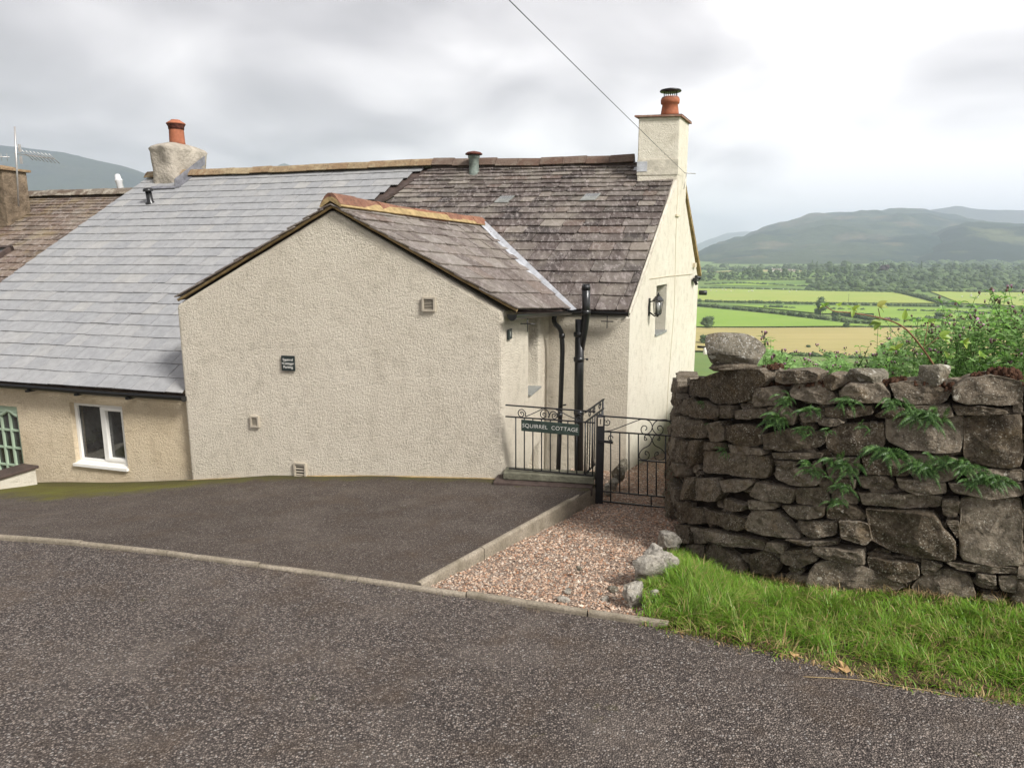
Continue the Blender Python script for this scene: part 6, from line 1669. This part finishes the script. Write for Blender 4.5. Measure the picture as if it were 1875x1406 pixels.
hedge([(1240, 600.5), (1400, 600.5), (1560, 600.5), (1700, 601), (1900, 602)], .9, 1.2, 'low fence line of rough grass above the mown field', .5)
hedge([(1400, 661), (1560, 663), (1700, 665), (1900, 666)], 2.0, 2.2, 'low hedge at the near edge of the mown field', .7)
# farm buildings
def house(u, v, wm, dm, hm, rot, label):
    p = fz(u, v); p.z = terrain_z(p.x, p.y); t = thing('farmhouse', p, label, 'house'); a = Vector((math.cos(rot), math.sin(rot), 0)); b = Vector((-a.y, a.x, 0)); o = p-a*wm/2-b*dm/2-Z*1
    mb = MB(); mb.box(o, a*wm, b*dm, Z*(hm+1)); e0_ = o+Z*(hm+1); pk = dm*.35
    mb.prism([e0_+a*.02, e0_+b*dm+a*.02, e0_+b*dm/2+Z*pk+a*.02], a*(wm-.04)); mb.build('wall', M['upvc'], t)
    mb = MB(); s_ = e0_-a*.3-b*.4-Z*.2; mb.prism([s_, s_+b*(dm/2+.4)+Z*(pk+.4), s_+b*(dm/2+.4)+Z*(pk+.65), s_+Z*.25], a*(wm+.6)); s_ = e0_+b*(dm+.4)-a*.3-Z*.2; mb.prism([s_, s_-b*(dm/2+.4)+Z*(pk+.4), s_-b*(dm/2+.4)+Z*(pk+.65), s_+Z*.25], a*(wm+.6)); rf = mb.build('roof', M['slate_far'], t)
    mb = MB(); mb.box(e0_+a*.8+b*(dm/2-.5)+Z*(pk-.3), a*1, b*1, Z*1.8); mb.build('chimney', M['upvc'], rf)
    for k in range(3):
        w_ = MB(); w_.box(o+a*(wm*(.18+.27*k))+Z*(hm*.55+1)-b*.04, a*1.1, b*.1, Z*1.2); w_.build('window', M['glass_dark'], t)
house(1419, 500, 16, 8, 5, .1, 'white farmhouse on the knoll at the left of the farm buildings'); house(1437, 500.5, 22, 9, 4, -.15, 'long low farm building right of the white farmhouse'); house(1454, 501, 13, 8, 3.5, .2, 'small farm shed at the right end of the farm buildings'); house(1546, 503, 13, 8, 6, .5, 'lone white house at the edge of the knoll wood'); house(1372, 497, 10, 7, 5, .3, 'tiny pale house at the left of the far wood')
# poles
for (u, v0, v1, l) in ((1553, 555, 538, 'thin pole standing in the yellow field'), (1664, 533, 524, 'thin pole at the foot of the wood'), (1757, 535, 524, 'pale pole near the right pasture'), (1783, 535, 524, 'rightmost pale pole near the right pasture')):
    p = fz(u, v0); p.z = terrain_z(p.x, p.y); k = p.y/FPX; mb = MB(); hh = (v0-v1)*k*1.03; mb.tube([p-Z, p+Z*hh], [.16, .11], 6); mb.box(p+Z*(hh-.6)-X*.8, X*1.6, Vector((0, .12, 0)), Z*.12); tag(mb.build('utility_pole', M['trunk']), l, 'pole')
# sheep: far white dots
shp = None
def sheep():
    g = MB(); blob(g, Vector((0, 0, .65)), .55, .32, .32, 3, 0); blob(g, Vector((.62, 0, .82)), .17, .12, .14, 4, 1)
    for sx in (-.3, .3):
        for sy in (-.14, .14): g.tube([Vector((sx, sy, .5)), Vector((sx, sy, 0))], [.06, .035], 6, 1)
    return g.build('sheep', [M['upvc'], M['trunk']])
spots = [(rnd.uniform(1300, 1480), rnd.uniform(531, 537)) for _ in range(16)]+[(rnd.uniform(1760, 1870), rnd.uniform(540, 552)) for _ in range(24)]
for i, (u, v) in enumerate(spots):
    if shp is None: shp = sheep(); o = shp
    else: o = shp.copy(); COL.objects.link(o)
    p = fz(u, v); o.location = (p.x, p.y, terrain_z(p.x, p.y)+.85); o.rotation_euler = (0, 0, rnd.uniform(0, 6.28)); o.scale = (1.3,)*3
    tag(o, 'white sheep grazing in the far pasture', 'sheep', 'sheep grazing in the far pastures')
# fells
def fell_mat(name, a, b, c3, patch=.5, sc=1):
    g = G(name, 1, .05).world(); n = g.noise(.0016*sc, 6, .6); f = g.noise(.02*sc, 5, .7); c = g.mix(g.ramp(n, [(.47, 0), (.53, 1)]), a, b); c = g.mix(g.math('MULTIPLY', g.ramp(g.noise(.004*sc, 5, .6), [(.56, 0), (.64, 1)]), patch), c, c3)
    tr = g.vor(.045, 'F1'); c = g.mix(g.math('MULTIPLY', g.ramp(tr, [(.2, 0), (.8, 1)]), .5), c, g.mix(1, c, .45, 'MULTIPLY'))
    c = g.mix(g.math('MULTIPLY', f, .35), c, tuple(x*.5 for x in a)); g.col(c); g.bump(g.noise(.03, 5), 8, .8); return g.m
FM4 = fell_mat('dim_fell', (.030, .034, .036), (.050, .054, .045), (.07, .065, .05))
def fell(name, pts, Yc, Yf, vfoot, mat, seed, amp=14, nx=150, ny=44, rocky=1):
    us = [p[0] for p in pts]; vs = []
    for i in range(nx+1):
        u = lerp(us[0], us[-1], i/nx)
        for (a, ya), (b, yb) in zip(pts, pts[1:]):
            if u <= b: break
        t = (u-a)/(b-a); t2 = t; v = lerp(ya, yb, t2)
        ct = P(u, v, Yc); 
        for j in range(ny+1):
            f = j/ny; Y = lerp(Yc, Yf, f); x = ct.x*lerp(1, Yf/Yc, f)
            zf_ = terrain_z(x, Yf)-15; prof_ = (1-f)**1.15*(1+.25*math.sin(math.pi*f))
            z = lerp(zf_, ct.z, min(1, prof_)); q = Vector((x*.0022, Y*.0022, seed))
            rg = (1-abs(noise.noise(q)*2))*.6+noise.noise(q*2.3)*.5+noise.noise(q*6)*.2
            z += amp*rg*math.sin(math.pi*min(1, f*1.0+.02))**.6*rocky*(4 if f > .03 else .2)*.6+2.5*noise.noise(q*30)
            if f == 0: z += amp*.25*noise.noise(Vector((u*.05, seed, 0)))
            vs.append((x, Y, z))
        x = ct.x*1.03; vs.append((x, Yc*1.12, terrain_z(x, 1500)-60))
    mb = MB(); m_ = ny+2; mb.v = vs
    for i in range(nx):
        for j in range(ny): a = i*m_+j; mb.f.append((a, a+m_, a+m_+1, a+1)); mb.m.append(0); mb.sm.append(True)
        a = i*m_; mb.f.append((a, a+ny+1, a+m_+ny+1, a+m_)); mb.m.append(0); mb.sm.append(True)
    struct(mb.build(name, mat))
FM1 = fell_mat('forested_fell', (.016, .036, .026), (.065, .085, .048), (.17, .14, .09), .8); FM2 = fell_mat('near_forest', (.012, .026, .016), (.022, .04, .02), (.15, .16, .07), .8); FM3 = fell_mat('bare_fell', (.045, .052, .032), (.07, .075, .04), (.10, .085, .055))
fell('fell', [(1180, 500), (1250, 490), (1283, 470), (1331, 447), (1367, 437), (1399, 421), (1441, 413), (1480, 399), (1515, 397), (1573, 392), (1600, 394), (1667, 388), (1700, 392), (1760, 405), (1850, 420), (2000, 440), (2300, 480)], 4300, 1950, 497, FM1, 3, amp=24)
fell('far_fell', [(1600, 400), (1667, 391), (1690, 389), (1722, 383), (1754, 377), (1780, 383), (1820, 385), (1875, 386), (1950, 382), (2100, 400), (2400, 440)], 5600, 4300, 480, FM3, 11, nx=80, ny=24)
fell('wooded_hill', [(1560, 495), (1640, 470), (1702, 437), (1738, 421), (1773, 410), (1800, 408), (1835, 409), (1875, 412), (1960, 405), (2100, 430), (2400, 480)], 3100, 1850, 497, FM2, 19, amp=18, nx=90, ny=30)
fell('blue_fell', [(1150, 480), (1240, 462), (1276, 448), (1300, 438), (1331, 427), (1370, 424), (1420, 432), (1500, 455)], 9000, 7000, 470, FM3, 27, nx=50, ny=16)
fell('left_fell', [(-700, 200), (-300, 235), (0, 268), (60, 275), (110, 281), (160, 293), (228, 307), (271, 322), (330, 350), (420, 420), (470, 480)], 3300, 2300, 470, FM4, 33, nx=90, ny=30)
fell('small_peak', [(440, 380), (470, 340), (490, 319), (505, 306), (518, 299), (535, 304), (560, 312), (600, 345), (660, 420)], 4300, 3500, 470, FM3, 41, nx=30, ny=12)
# (air last)
# valley air
mb = MB(); mb.abox(-6500, 7200, -400, 10300, -140, 480)
hz = mb.build('haze', []); m_ = bpy.data.materials.new('valley_air'); m_.use_nodes = True; nt = m_.node_tree; nt.nodes.clear(); o_ = nt.nodes.new('ShaderNodeOutputMaterial'); v_ = nt.nodes.new('ShaderNodeVolumePrincipled')
v_.inputs['Color'].default_value = (.76, .85, 1.0, 1); v_.inputs['Density'].default_value = .00019; v_.inputs['Anisotropy'].default_value = .2; nt.links.new(v_.outputs[0], o_.inputs['Volume']); hz.data.materials.append(m_)
tag(hz, 'pale blue air between the cottages and the far fells', 'haze', kind='stuff')
